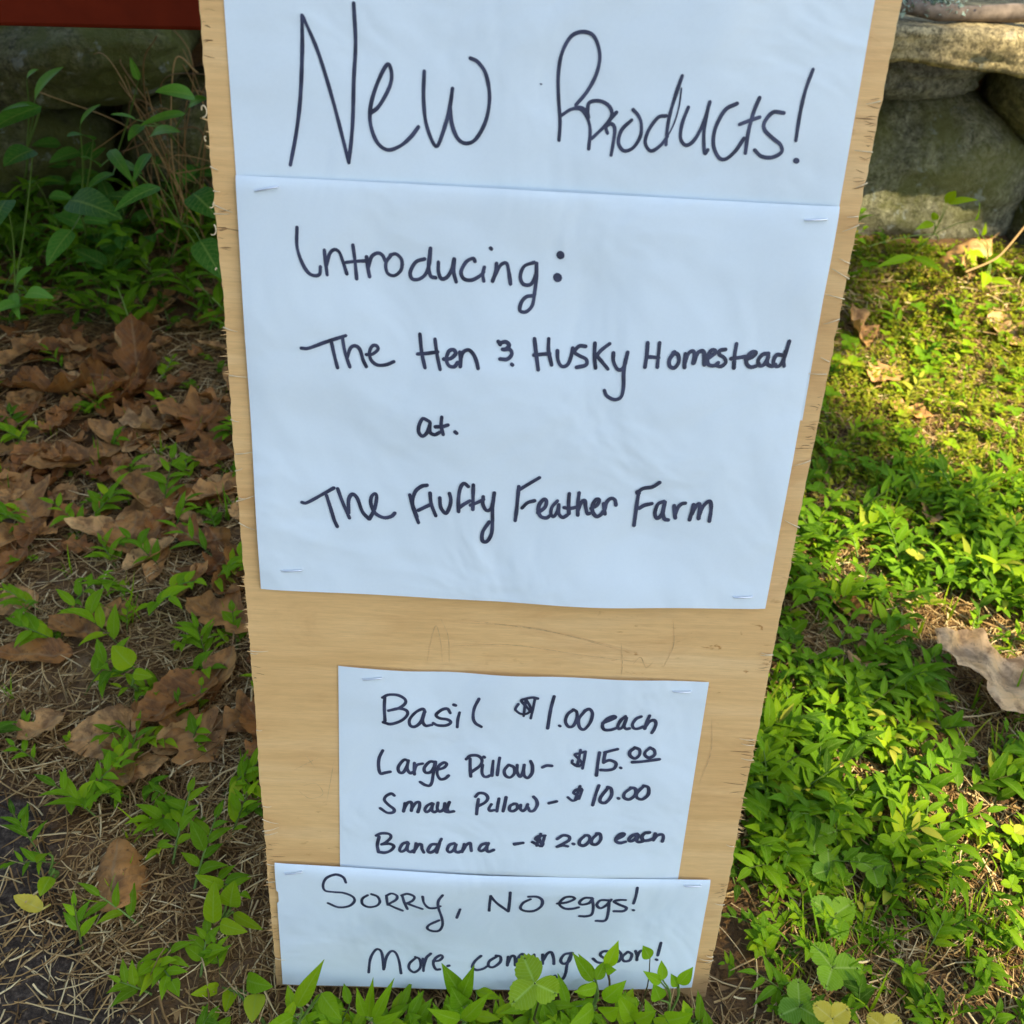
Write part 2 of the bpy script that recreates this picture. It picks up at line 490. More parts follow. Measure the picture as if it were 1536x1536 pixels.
STROKES = {
'header': '''1.7 -114.1,539.8 -110.7,553.9 -108.3,568.3 -106.7,586.5 -106.2,600.6
1.6 -105.8,600.3 -99.8,586.8 -94.3,569.0 -90.1,552.7 -87.6,542.1
1.7 -87.5,542.1 -85.5,558.0 -84.5,577.2 -83.5,591.0 -84.0,606.3
1.7 -77.6,563.3 -73.6,566.5 -68.9,574.5 -68.0,580.1 -69.9,583.4 -74.3,575.6 -77.3,566.3 -77.4,558.4 -74.5,551.3 -69.8,548.4 -64.3,550.3 -59.6,554.2 -56.1,558.7
1.7 -53.7,581.5 -53.9,571.0 -52.8,561.1 -50.2,553.9 -48.0,551.0 -46.3,553.4 -43.4,562.3 -42.0,568.8 -41.2,575.2
1.7 -42.1,567.4 -41.0,560.2 -38.1,554.5 -34.1,552.9 -29.9,555.3 -25.9,563.1 -24.7,572.5 -26.6,581.5 -30.2,586.2 -33.7,587.7
1.6 7.3,556.3 7.2,564.0 5.8,574.2 5.1,583.4 6.1,591.8 9.7,598.5 15.0,600.4 19.7,598.6 22.6,591.8 21.8,584.3 18.3,577.0 13.7,571.2
1.6 7.5,566.6 11.9,569.4 16.1,569.6 19.2,566.3 21.0,561.2 21.0,553.3
1.6 14.2,570.2 16.6,570.1 19.0,568.5 19.9,566.4
1.6 19.2,568.0 19.6,572.4 24.2,573.4 28.6,571.5 30.1,567.7 27.4,563.3 22.0,557.7
1.6 32.1,569.1 29.5,566.0 28.0,562.8 28.9,560.3
1.6 27.5,562.8 30.2,564.3 32.0,562.2 31.9,556.5 31.4,551.1
1.6 39.2,566.3 35.1,561.9 34.2,556.6 36.9,553.3 41.0,554.7 43.8,559.7 43.7,564.9 42.0,568.3 39.4,570.6
1.6 59.6,585.3 57.7,577.7 56.0,569.0 55.6,562.0 55.8,556.8
1.6 54.4,568.8 50.9,567.9 47.3,562.5 46.3,557.2 49.2,553.8 53.2,556.2 56.1,560.3
1.6 63.9,572.8 62.0,565.8 62.1,559.7 65.0,557.0 68.5,559.6 71.7,567.2 73.2,575.4
1.6 72.8,573.3 72.2,563.7 73.7,554.3 75.0,555.5
1.7 85.4,575.4 80.4,572.4 77.2,564.8 77.3,557.8 80.4,552.6 83.8,552.1 87.6,555.7 90.6,561.1
1.7 95.0,578.2 93.2,571.7 92.2,563.0 92.3,555.0
1.7 87.8,566.9 91.8,568.6 96.3,570.3
1.7 106.9,572.6 102.0,572.6 98.9,568.5 99.5,565.1 103.8,561.8 107.6,559.3 108.6,556.2 104.7,553.8 99.8,554.0 96.3,556.5
1.6 116.7,590.7 114.9,582.2 114.2,572.8 114.3,561.4
2.4 115.7,553.0 116.3,552.8
0.7 56.1,560.3 58.3,565.6 59.7,572.6 59.9,580.3
0.6 -2.6,579.0 -2.0,578.9''',
'main': '''1.7 -111.7,512.8 -112.1,504.3 -110.2,497.1 -107.2,492.2 -104.0,491.0 -101.9,492.0 -101.5,495.3
1.7 -99.4,503.1 -99.1,498.6 -98.4,491.7
1.7 -98.7,495.8 -97.0,501.4 -94.8,503.5 -92.5,502.5 -90.8,498.1 -89.1,492.6
1.7 -86.0,506.0 -85.2,499.2 -84.5,490.5
1.7 -89.4,497.9 -84.8,498.6 -80.6,499.0
1.7 -79.7,500.9 -79.3,496.8 -78.4,491.8
1.7 -79.0,495.9 -77.4,501.0 -74.6,502.9 -72.3,502.1 -70.9,499.5
1.7 -68.1,502.4 -70.6,498.6 -70.0,494.0 -66.7,492.8 -63.5,495.7 -63.2,500.3 -65.8,502.9 -68.6,502.3
1.8 -52.4,501.3 -56.5,499.7 -59.1,495.0 -58.3,491.8 -55.1,491.7 -51.8,494.4 -50.0,500.0 -49.7,506.4
1.8 -49.9,505.5 -50.5,498.2 -49.5,493.6 -47.1,492.8
1.8 -45.9,500.2 -45.8,495.7 -44.3,492.5 -41.5,493.6 -39.3,497.8 -38.5,502.0
1.8 -38.5,501.5 -38.6,496.0 -37.3,491.4
1.8 -28.7,501.5 -29.7,502.8 -32.9,500.9 -35.1,496.2 -33.6,493.0 -29.8,492.7 -26.2,494.8 -24.4,496.7
1.8 -24.2,499.0 -24.8,495.7 -24.2,492.5
1.8 -21.6,508.0 -21.2,507.6
1.8 -18.5,501.1 -18.8,497.0 -20.0,492.7
1.8 -19.2,495.1 -16.6,500.3 -13.8,501.3 -12.5,497.3 -11.5,491.8
1.8 -0.9,502.4 -5.4,500.4 -7.0,495.7 -5.4,492.0 -1.7,492.2 0.4,497.0 0.3,502.0
1.8 0.3,502.0 0.6,494.2 0.1,486.7 -0.6,481.9 -3.3,478.9 -6.3,479.3 -5.9,483.1 -3.7,486.0 -0.4,486.7
3.8 11.1,506.6 11.4,506.3
3.9 10.5,496.1 10.8,495.7
1.8 -112.2,455.5 -108.5,455.7 -100.0,459.2 -90.3,462.8
1.8 -97.3,458.9 -96.0,451.9 -94.8,446.4
1.8 -91.9,461.2 -90.9,454.5 -88.7,447.1
1.8 -90.0,451.4 -88.2,456.6 -85.8,457.9 -83.6,456.1 -82.1,451.0 -80.6,447.7
1.8 -80.5,453.8 -77.8,454.0 -74.8,456.5 -75.4,458.4 -77.4,458.3 -78.9,455.1 -78.2,451.2 -75.2,448.8 -70.9,449.1 -67.0,450.9
1.8 -54.3,465.3 -53.3,456.3 -51.6,448.8
1.8 -46.9,463.3 -45.8,455.9 -44.1,448.4
1.8 -55.4,455.4 -50.8,456.0 -45.4,457.1
1.9 -42.4,453.7 -39.1,454.2 -36.7,456.7 -37.7,458.6 -40.0,457.7 -41.1,453.7 -39.8,450.6 -37.1,450.3 -35.6,452.4
1.9 -34.6,457.6 -34.1,454.1 -34.2,450.5
1.9 -34.1,454.5 -33.0,457.7 -30.4,459.0 -28.0,457.1 -26.3,453.6 -25.4,450.1
1.9 -16.1,464.0 -15.1,462.5
1.9 -15.1,463.3 -12.4,463.9 -10.7,462.3 -12.3,460.3 -13.8,460.2
1.9 -13.4,460.2 -10.3,460.3 -9.2,458.0 -11.3,455.5 -14.8,455.4
1.9 -9.0,453.1 -8.6,452.7
1.9 -49.6,421.4 -52.4,422.3 -54.2,418.6 -54.3,414.8 -52.3,412.9 -49.9,415.4 -48.7,419.7 -48.9,421.0
1.9 -48.7,419.7 -48.7,415.5 -46.3,414.1 -43.5,415.7
1.9 -42.8,423.8 -43.0,419.2 -41.9,414.5
1.9 -45.9,418.4 -42.3,418.8 -39.6,419.8
2.0 -35.9,416.3 -35.1,415.6
1.9 1.5,466.1 2.8,458.3 4.2,450.9
1.9 8.4,466.4 8.7,460.5 10.6,453.6
1.9 1.7,458.1 5.7,458.7 9.3,459.1
1.9 13.0,460.7 13.6,456.1 15.6,453.2 18.3,454.0 19.8,457.8 20.4,462.4
1.9 26.6,463.6 23.4,463.5 21.4,460.6 23.8,458.9 27.4,457.2 27.4,454.4 22.9,453.0
1.9 31.0,465.4 31.3,458.8 32.3,453.2
1.9 38.2,465.6 34.4,462.2 32.0,459.0
1.9 32.4,459.3 35.4,456.2 38.4,453.0
1.9 40.4,461.1 40.8,456.9 43.4,453.0 46.1,454.3 47.3,461.8
1.9 46.7,458.6 46.3,452.0 46.9,444.5 46.2,439.2 43.1,437.6 39.2,439.3 37.6,442.1
1.9 56.6,466.9 56.8,460.9 56.5,454.8
1.9 62.4,467.2 62.5,461.2 62.6,455.1
2.0 56.9,460.0 60.1,460.0 62.8,459.8
2.0 70.2,462.9 68.2,459.1 68.7,455.9 71.1,455.1 72.9,458.0 72.1,461.6 69.7,462.6
2.0 75.7,462.3 75.7,459.0 76.1,455.5
2.0 76.0,457.6 77.1,462.3 79.1,463.8 80.3,462.0 80.2,457.8
2.0 80.4,457.9 81.6,462.6 83.7,464.0 85.0,462.7 85.8,457.2
2.0 87.3,460.5 90.2,463.0 90.0,464.5 88.2,464.3 86.8,461.0 87.7,457.5 90.6,456.8 92.6,458.4
2.0 95.3,465.1 92.7,464.5 92.5,462.6 95.3,460.9 96.3,458.6 94.3,456.6 91.5,457.0
2.0 100.4,468.1 100.3,462.1 100.8,456.0
2.0 98.7,460.6 102.3,461.2 105.9,461.9
2.0 106.1,460.5 109.5,462.0 110.7,464.0 108.8,464.3 106.8,461.9 106.8,458.6 108.9,456.7 111.6,457.2 113.2,458.5
2.0 117.0,463.8 114.3,463.2 112.5,460.3 113.4,457.6 115.6,458.1 117.3,461.9
2.0 117.1,462.9 117.3,458.7 119.9,457.4 121.5,458.4
2.0 123.9,463.2 121.2,463.1 120.2,459.8 121.7,457.5 123.9,458.1 125.4,462.3 126.4,470.2
2.0 125.4,465.1 125.3,460.5 126.0,457.7
1.9 -115.6,372.1 -113.0,372.0 -105.6,376.5 -98.7,381.0
1.9 -102.6,376.7 -100.6,369.3 -98.9,362.6 -97.4,358.8
1.9 -96.6,380.7 -94.4,373.7 -90.8,364.2
2.0 -91.1,367.2 -91.0,374.7 -89.0,378.0 -86.4,375.8 -83.9,368.4 -80.5,364.3
2.0 -80.1,364.3 -77.4,370.3 -76.2,377.1 -77.1,379.1 -79.0,377.0 -79.2,372.8 -77.0,367.8 -72.5,365.5 -68.6,366.5 -66.7,368.5
2.0 -58.8,379.6 -57.2,373.0 -54.1,363.8
2.0 -54.9,367.2 -57.2,374.6 -56.1,381.3 -52.8,384.8 -49.8,385.7
2.0 -54.2,371.0 -50.4,373.3 -48.1,374.6
2.0 -48.2,381.3 -47.4,375.1 -45.0,368.5
2.0 -43.0,379.0 -42.4,373.6 -39.7,370.2 -37.8,373.9 -37.2,378.1 -38.0,381.8
2.0 -28.3,386.3 -30.6,387.9 -32.4,385.3 -33.2,379.1 -33.0,371.6
2.0 -32.5,374.1 -29.9,376.3 -27.3,378.1
2.0 -25.7,387.3 -25.6,380.3 -25.5,373.2
2.0 -26.8,375.6 -23.1,377.5 -20.1,379.3
2.0 -20.3,380.9 -20.4,376.8 -18.4,373.1 -16.1,374.0 -15.1,377.8
2.0 -14.6,383.3 -15.2,374.9 -14.9,367.3 -15.1,359.6 -17.3,354.8 -19.8,355.1 -19.8,360.3 -16.6,366.4
2.0 -2.0,387.7 -2.3,379.6 -2.5,373.6 -2.9,367.9
2.0 -1.3,386.1 3.5,389.7 8.4,393.3
2.0 0.3,375.4 3.0,378.6 6.6,380.0
2.0 8.8,373.2 12.2,376.4 12.9,379.9 11.5,381.1 9.3,378.0 9.0,374.1 10.5,371.1 13.4,370.4 15.2,371.8
2.0 18.6,380.6 16.1,377.0 15.7,373.1 17.2,371.4 19.0,374.6 19.5,378.5
2.0 19.5,378.1 19.9,373.3 22.0,371.2 24.3,372.6
2.0 24.5,385.1 24.6,379.1 25.2,373.6
2.0 22.4,376.9 25.6,376.6 29.4,377.6
2.0 29.6,385.8 29.4,379.4 29.9,372.9
2.1 29.9,375.9 31.2,380.3 32.9,381.3 33.7,377.8 34.8,374.0 36.0,374.1
2.1 36.6,377.1 39.5,379.0 40.5,382.0 38.9,382.4 37.3,379.3 37.5,375.4 39.7,372.5 42.0,373.5 43.4,375.7
2.1 43.0,380.0 43.7,376.6 44.3,374.0
2.1 43.9,376.6 44.5,380.9 46.6,383.2 48.7,382.4 49.6,379.4
2.1 60.8,386.8 60.6,380.8 60.5,373.0 60.4,367.7
2.1 60.4,387.2 62.9,389.5 67.5,390.5 71.1,393.2
2.1 62.1,377.9 64.7,379.7 68.5,380.8
2.1 74.7,382.3 71.7,380.5 70.8,375.2 72.3,372.2 74.4,374.5 75.1,378.9 75.4,381.9
2.1 75.2,381.5 75.1,375.4 76.3,372.0 78.3,371.4
2.1 80.5,380.0 81.1,376.6 82.0,372.7
2.1 81.6,374.4 82.6,378.8 84.3,381.1 86.2,381.6
2.1 90.7,380.9 90.4,377.0 89.8,371.9
2.1 90.6,375.3 92.0,379.7 93.7,381.5 94.4,378.1 94.5,372.8
2.1 94.6,375.0 95.9,379.9 98.3,383.0 99.8,382.2 100.5,377.5 100.5,371.4
3.1 60.3,387.2 60.6,386.8''',
'price': '''2.0 -73.0,248.6 -73.4,240.2 -73.1,230.8
2.0 -74.4,247.7 -70.9,249.9 -65.4,249.8 -61.3,247.0 -61.3,243.7 -65.4,240.1 -71.0,238.2
2.0 -71.0,238.2 -65.4,240.1 -60.6,239.0 -59.9,235.7 -63.4,231.3 -69.6,228.4 -74.1,229.5
2.0 -49.5,238.3 -50.9,240.3 -55.1,237.6 -58.5,232.3 -58.1,228.0 -55.3,227.3 -51.9,230.9 -49.9,237.8
2.0 -49.9,237.8 -50.8,231.8 -49.1,228.3 -45.2,229.0
2.0 -34.6,238.1 -36.4,241.0 -39.8,240.0 -42.9,236.4 -40.8,234.0 -36.2,233.3 -34.1,231.3 -36.8,229.0 -41.7,228.8 -44.6,230.4
2.0 -29.1,238.7 -30.0,233.6 -30.2,228.0
2.0 -32.7,244.1 -31.6,243.7
2.0 -18.0,249.4 -20.5,242.5 -21.0,235.7 -19.5,231.5 -15.9,229.0
2.0 -74.6,208.5 -76.8,202.7 -77.2,196.4 -76.2,191.0 -73.3,191.6 -70.1,192.6
2.1 -59.4,201.6 -61.9,202.0 -65.1,196.9 -64.8,192.8 -62.3,192.5 -60.1,197.1 -59.1,201.7
2.1 -59.4,200.7 -59.8,195.3 -58.0,192.2 -56.2,193.2
2.1 -55.5,200.0 -55.6,195.5 -55.4,191.4
2.1 -55.5,193.7 -54.1,198.3 -50.5,199.8
2.1 -43.4,201.4 -46.3,201.3 -49.4,196.7 -48.7,193.1 -45.4,193.7 -43.0,198.8 -42.7,201.5
2.1 -43.0,200.6 -44.0,191.5 -44.6,186.0 -46.0,183.1 -48.9,183.5 -51.8,185.6
2.1 -41.2,195.7 -37.6,197.2 -35.9,200.0 -37.7,201.2 -40.9,197.9 -41.5,192.5 -39.6,188.5 -36.7,189.0 -34.6,191.4
2.1 -21.8,205.1 -21.6,198.8 -21.0,191.6
2.1 -24.2,204.5 -21.8,207.3 -17.2,207.5 -14.6,204.5 -15.9,199.9 -21.1,194.7
2.1 -14.1,200.9 -14.3,195.5 -13.1,192.3 -10.9,192.0 -9.5,193.0
2.1 -13.6,206.9 -13.2,206.6
2.1 -7.8,204.3 -8.0,199.4 -8.1,193.0
2.1 -4.0,206.7 -4.5,200.4 -4.9,193.6
2.1 1.6,201.6 -0.7,197.4 0.2,193.4 3.1,192.1 5.5,195.4 4.9,199.9 1.9,201.6
2.1 -67.7,174.3 -69.5,175.7 -72.7,173.6 -73.8,170.3 -71.3,166.7 -68.0,163.5 -68.4,160.9 -72.1,160.3 -76.4,163.6
2.1 -61.1,168.5 -61.5,164.8 -62.0,161.9
2.2 -61.5,164.3 -59.7,168.6 -57.5,169.6 -56.7,166.8 -57.1,162.6
2.2 -56.9,164.5 -54.6,168.8 -52.4,169.8 -52.0,166.6 -53.0,161.8
2.2 -44.4,169.3 -47.3,167.2 -48.7,163.9 -47.6,162.0 -45.4,164.0 -43.6,168.8
2.2 -44.0,167.9 -44.3,163.6 -42.8,162.2 -41.0,163.3
2.2 -40.6,169.9 -41.0,165.2 -39.5,162.8 -37.0,164.9 -36.4,169.6
2.2 -36.7,166.8 -36.2,163.5 -34.0,162.6 -30.7,163.4
2.2 -33.6,170.7 -34.8,165.9 -34.0,162.6
2.2 -15.7,174.2 -16.2,167.6 -16.4,161.9
2.2 -17.6,176.0 -15.5,178.9 -11.9,178.6 -9.9,175.4 -11.6,171.6 -15.5,168.6
2.2 -7.5,170.4 -8.9,167.0 -8.1,165.1 -5.5,165.7
2.2 -3.0,175.2 -3.5,170.1 -3.9,164.8
2.2 1.3,176.4 0.7,170.2 0.0,165.0
2.2 6.7,171.4 4.2,169.5 4.0,166.1 6.3,165.3 8.7,167.8 8.2,171.0 6.3,171.4
2.2 -77.4,140.1 -78.6,133.1 -77.9,127.2
2.2 -79.2,141.0 -75.9,143.0 -71.1,142.8 -70.0,139.9 -73.0,135.8 -75.9,133.7
2.2 -75.6,133.8 -70.7,134.5 -68.1,132.6 -70.0,129.0 -73.8,126.9 -77.5,127.2
2.2 -59.5,136.4 -62.5,134.8 -64.4,130.3 -63.3,128.3 -60.6,130.4 -58.9,135.4
2.2 -59.4,134.4 -59.5,130.0 -57.6,128.3 -55.8,129.6
2.2 -54.0,135.7 -54.3,132.2 -55.4,128.2
2.2 -54.7,130.2 -52.5,134.7 -50.6,134.8 -50.2,131.4 -49.0,128.4
2.2 -40.9,135.7 -44.2,135.1 -46.4,130.5 -44.9,128.6 -41.9,130.7 -39.8,135.3 -38.0,140.3
2.2 -39.0,136.8 -40.1,131.8 -40.8,128.8
2.3 -29.7,137.2 -32.7,135.6 -34.1,131.6 -32.5,129.6 -30.0,131.7 -28.6,136.2
2.3 -28.9,135.2 -29.2,131.3 -27.3,129.9 -25.1,130.9
2.3 -23.4,136.9 -23.7,134.5 -24.7,130.5
2.3 -24.0,132.0 -21.9,136.5 -19.7,138.1 -19.2,135.2 -18.7,131.7
2.3 -9.6,138.5 -12.5,136.9 -13.9,133.4 -12.4,132.0 -9.8,134.1 -8.1,138.6
2.3 -8.8,137.1 -9.0,133.1 -7.5,131.7 -4.5,133.3
2.3 8.5,138.3 13.9,139.8
2.1 25.9,253.0 24.5,243.7 23.6,229.9
2.1 30.4,232.1 30.9,231.8
2.1 38.0,244.2 34.8,240.7 33.8,235.5 35.8,231.7 38.6,232.3 40.3,237.5 39.9,242.6 37.6,244.2
2.1 45.0,244.1 41.6,237.6 42.5,231.6 45.4,230.0 48.5,235.3 49.3,241.8 47.3,245.1 44.6,243.7
2.1 55.9,235.2 60.2,237.6 63.1,239.8 61.7,240.6 58.0,238.3 56.0,233.9 57.3,230.5 60.9,230.3 64.3,231.7
2.1 69.0,240.9 66.5,237.8 65.2,233.5 66.1,231.3 68.3,233.2 69.8,239.7
2.1 69.7,238.8 69.0,233.6 70.3,231.5 72.3,231.9
2.1 78.4,240.9 75.5,239.1 73.8,235.1 74.8,232.2 77.3,231.8 80.3,233.3
2.1 83.3,241.6 82.3,237.7 81.5,232.0
2.2 82.0,234.2 83.7,237.3 86.4,238.3 87.8,235.8 87.2,231.8 86.1,229.0
2.1 6.9,201.8 7.2,196.4 9.1,192.9 10.7,196.6 11.2,202.0
2.2 10.9,197.9 11.6,193.9 13.9,192.2 16.2,195.9 16.2,201.3 14.9,204.9
2.2 22.3,200.5 24.8,201.9 28.0,201.8
2.2 56.1,212.9 55.8,204.0 55.8,195.3
2.2 59.6,213.1 59.3,208.6 59.3,205.5
2.2 59.3,213.2 62.4,214.5 66.8,216.1
2.2 59.4,205.9 63.0,207.4 66.8,205.3 66.1,201.2 62.3,199.7 58.0,199.7
2.2 69.9,202.0 70.3,201.7
2.2 77.0,217.4 74.5,214.6 74.8,211.5 77.9,209.4 80.4,212.2 80.0,216.2 77.0,217.6
2.2 86.3,217.8 83.8,214.6 84.0,211.9 86.7,210.2 89.7,212.6 88.9,216.1 86.3,217.8
2.2 76.7,206.5 82.4,207.1 88.0,208.2 93.0,209.2
2.2 10.7,170.7 10.7,167.4 12.3,165.9 14.1,168.0 15.0,171.4
2.2 15.3,169.0 16.8,166.0 19.3,166.8 20.9,171.1 20.3,174.9 18.3,177.6
2.2 28.1,172.9 32.8,174.5
2.2 58.0,187.6 56.7,181.1 55.5,172.1
2.3 63.6,185.6 59.9,178.4 60.2,174.7 63.5,174.4 66.4,179.6 65.8,185.2 63.5,186.5
2.3 70.8,178.0 71.3,177.7
2.3 78.1,186.2 74.5,182.3 74.5,178.6 77.9,177.3 81.2,181.2 80.7,185.8 77.7,186.6
2.3 85.6,187.9 82.1,182.7 82.5,178.9 86.0,177.7 89.2,181.6 88.6,187.1 85.5,188.4
2.3 8.3,138.8 13.8,139.8
2.3 35.3,143.9 38.8,147.0 42.6,146.2 42.8,143.2 39.3,140.1 35.7,137.5
2.3 35.7,137.5 39.4,138.7 42.4,138.1
2.3 45.6,140.4 46.2,140.1
2.3 52.9,147.6 49.9,143.5 49.8,140.1 52.9,139.2 55.9,143.3 55.2,147.2 52.6,147.6
2.3 60.3,148.9 57.3,144.3 57.6,140.9 60.6,140.5 62.9,144.6 62.1,148.9 59.9,149.3
2.4 72.6,145.0 76.5,147.6 77.4,149.6 75.2,149.5 72.8,146.5 72.8,143.5 75.5,142.2 78.8,143.3
2.4 85.6,149.9 82.4,148.3 80.8,145.3 82.1,143.9 84.6,145.5 86.3,149.0
2.4 86.2,148.0 85.8,144.6 87.4,143.3 90.0,144.0
2.4 93.3,151.2 90.4,150.6 88.8,147.6 90.3,144.7 93.6,144.9 96.5,146.5
2.4 97.1,150.4 96.7,147.5 96.6,145.0
2.4 96.9,146.0 98.8,149.0 101.7,149.6 102.7,147.2 102.4,144.0
1.7 16.4,251.3 13.2,252.0 9.1,251.0 6.8,249.6 9.8,245.5 12.1,242.3 10.4,240.1 7.0,239.9 4.4,241.9 3.7,243.6 5.2,247.0
1.7 9.5,251.0 9.1,244.7 8.8,238.3
1.7 14.7,250.8 14.0,244.0 13.1,236.8
1.7 9.1,251.0 12.2,245.6 13.5,240.6
1.8 47.5,213.4 44.0,212.0 41.3,210.9 43.7,207.9 46.1,204.4 44.1,202.1 40.4,204.2 40.2,206.4
1.8 44.5,214.6 44.0,207.9 43.4,202.1
1.8 47.6,213.4 47.3,207.2 46.8,200.4
1.9 47.3,184.9 44.1,183.8 42.8,181.4 45.2,179.7 45.4,176.9 42.6,175.4 39.5,178.0
1.9 46.4,186.7 45.4,181.5 44.0,175.9
1.9 47.9,184.0 47.3,180.7 46.5,176.9
2.0 27.6,146.5 23.2,145.8 21.5,143.3 24.2,141.9 26.6,140.1 25.2,137.6 19.8,140.8
2.0 24.6,147.8 23.4,142.4 22.6,137.9
2.0 27.3,146.5 26.5,141.6 26.0,137.6
2.0 23.2,145.3 25.9,138.6''',
'sorry': '''1.9 -98.7,103.7 -100.3,108.2 -105.3,109.9 -111.2,106.6 -113.6,100.2 -112.5,95.1 -107.4,94.1 -100.6,93.8 -94.7,90.6 -93.8,86.0 -97.5,81.2 -104.4,79.7 -111.1,83.2
1.9 -84.9,92.8 -88.4,89.1 -88.5,83.9 -84.7,81.1 -79.5,82.5 -77.1,86.7 -78.5,91.9 -82.4,94.0
1.9 -72.6,93.3 -72.4,88.1 -71.9,84.0
1.9 -72.7,93.3 -69.2,95.7 -65.8,93.6 -66.6,89.5 -71.8,84.6
1.9 -71.8,84.6 -67.5,81.8 -62.3,79.1
1.9 -62.4,94.3 -61.1,87.4 -59.1,81.0
1.9 -62.8,94.3 -59.0,96.2 -54.7,94.0 -55.5,89.9 -59.8,86.2
1.9 -59.8,86.8 -54.6,84.1 -49.3,81.8
1.9 -49.1,94.3 -48.2,87.9 -45.2,83.3 -40.9,83.3 -37.5,85.4
1.9 -36.1,96.5 -38.8,90.6 -38.7,83.6 -36.4,74.2 -35.8,67.1 -37.9,61.6 -42.3,60.8 -45.8,63.0 -44.5,66.7 -38.1,71.5
2.0 -24.5,83.0 -26.5,74.6
2.0 -85.5,18.6 -84.4,30.7 -81.7,38.3 -79.0,40.9 -76.4,37.2 -75.2,22.2
2.0 -74.9,23.5 -73.3,33.6 -70.2,39.4 -67.1,38.3 -64.9,31.5 -63.3,19.5
2.0 -53.4,34.4 -57.4,29.2 -57.8,24.2 -54.2,21.1 -50.2,25.7 -50.7,33.3 -53.8,35.4
2.1 -48.5,34.0 -48.0,28.4 -48.0,22.7
2.1 -48.0,25.8 -46.3,34.7 -43.3,39.2
2.1 -41.4,32.4 -37.4,33.2 -35.2,36.4 -36.6,38.2 -40.1,35.0 -41.4,29.9 -39.5,24.9 -36.8,25.0
2.1 -31.5,28.4 -30.6,28.8
2.0 -4.9,97.3 -5.3,89.0 -5.4,82.5
2.0 -4.8,96.7 -0.8,90.4 7.1,82.4
2.1 7.3,82.4 7.6,92.1 7.6,101.0
2.1 21.1,94.9 16.6,91.2 15.0,85.9 18.5,83.2 24.2,83.7 28.6,88.4 28.7,94.2 25.2,97.3 19.6,97.3
2.1 38.9,91.1 45.4,92.4 49.9,95.8 47.8,97.8 43.2,96.8 40.3,90.9 43.9,86.5 49.2,86.1 53.2,87.5
2.1 61.1,96.9 56.4,96.7 53.4,92.7 55.1,90.2 59.7,91.7 61.7,96.2
2.1 61.4,96.2 62.9,87.9 62.5,80.8 58.8,78.9 54.5,79.1
2.1 72.2,94.8 67.0,94.5 65.1,90.0 67.7,86.8 71.3,89.6 74.0,95.5
2.1 72.8,93.5 73.3,83.2 72.1,75.2 65.9,74.7
2.1 83.6,95.2 79.3,95.1 76.1,93.6 79.7,90.6 84.8,87.5 83.2,84.2 77.0,84.0
2.1 89.9,107.0 89.8,99.3 89.1,91.9
2.1 89.6,85.4 90.0,85.2
2.1 -9.3,38.9 -13.1,33.9 -14.7,28.3 -11.8,25.6 -7.4,26.9 -4.6,29.4
2.2 1.4,38.7 -3.3,34.3 -3.6,29.5 -0.1,28.9 4.1,33.9 3.9,38.8 0.9,39.7
2.2 9.2,39.0 9.1,30.7
2.2 9.1,32.1 11.2,39.1 13.6,39.2 14.5,30.9
2.2 14.5,32.3 17.0,40.0 19.8,41.5 21.2,33.9
2.2 26.7,41.8 27.7,32.8
2.2 32.5,42.0 33.1,33.0
2.2 32.9,35.8 35.4,42.8 38.2,44.3 40.1,38.9 40.7,33.3
2.2 52.4,44.2 47.2,42.6 45.1,37.0 47.3,33.6 51.0,36.5 52.0,43.5
2.2 51.6,42.1 49.8,33.7 49.4,25.3 47.8,19.6 44.9,18.8 42.2,22.2
2.2 77.7,46.6 73.3,46.4 71.6,42.9 75.4,38.9 75.3,35.4 70.3,35.9 67.0,39.3
2.2 83.0,47.5 80.1,41.9 81.0,37.1 84.9,37.2 85.8,43.5 83.5,47.5
2.2 89.9,46.4 87.0,41.4 88.4,37.4 92.2,38.2 93.1,43.8 90.4,46.4
2.2 95.2,47.3 96.6,43.2 97.1,38.4
2.3 96.9,41.2 98.2,46.7 100.1,47.5
2.2 111.7,55.2 110.9,43.1
2.3 110.2,39.2 111.0,38.7''',
}

# ------------------------------------------------------------------ ground
def sstep(a, b, x):
    t = min(1.0, max(0.0, (x - a) / (b - a)))
    return t * t * (3 - 2 * t)


def gz(x, y):
    z = 0.010 * fbm(x, y, 0.0, 5.0, 3) - 0.004
    z += 0.045 * sstep(0.88, 1.12, y)
    z += 0.30 * sstep(1.25, 1.38, y)
    far = max(0.0, math.hypot(x, y - 0.5) - 4)
    return z + 0.02 * min(far, 30) * (1 if y > 1 else 0.0)


xs = np.concatenate([-np.geomspace(60, 1.32, 16), np.arange(-1.3, 1.301, 0.013), np.geomspace(1.32, 60, 16)])
ys = np.concatenate([-np.geomspace(60, 0.62, 16), np.arange(-0.6, 1.401, 0.013), np.geomspace(1.42, 60, 16)])
gv = []
for x in xs:
    for y in ys:
        near = abs(x) < 1.31 and -0.61 < y < 1.41
        z = gz(x, y) + (0.004 * fbm(x, y, 3.0, 38.0, 2) if near else 0)
        gv.append((x, y, z))
mb = MB()
mb.add(gv, grid_faces(len(xs), len(ys))[:, ::-1])
ground = tag(mb.build('ground', M_GROUND), kind='structure')

# ------------------------------------------------------------------ sign board
BROT = (-BETA, 0, 0)
B_UP = np.array([0, math.sin(BETA), math.cos(BETA)])
B_N = np.array([0, -math.cos(BETA), math.sin(BETA)])
TOP, HALF, TH = 0.762, 0.150, 0.012


def edge_j(v, k):                                 # rough-sawn edge outline
    return 0.0007 * fbm(v, k, 0.0, 130.0, 3) + 0.0008 * fbm(v, k + 5, 0.0, 14.0, 2)


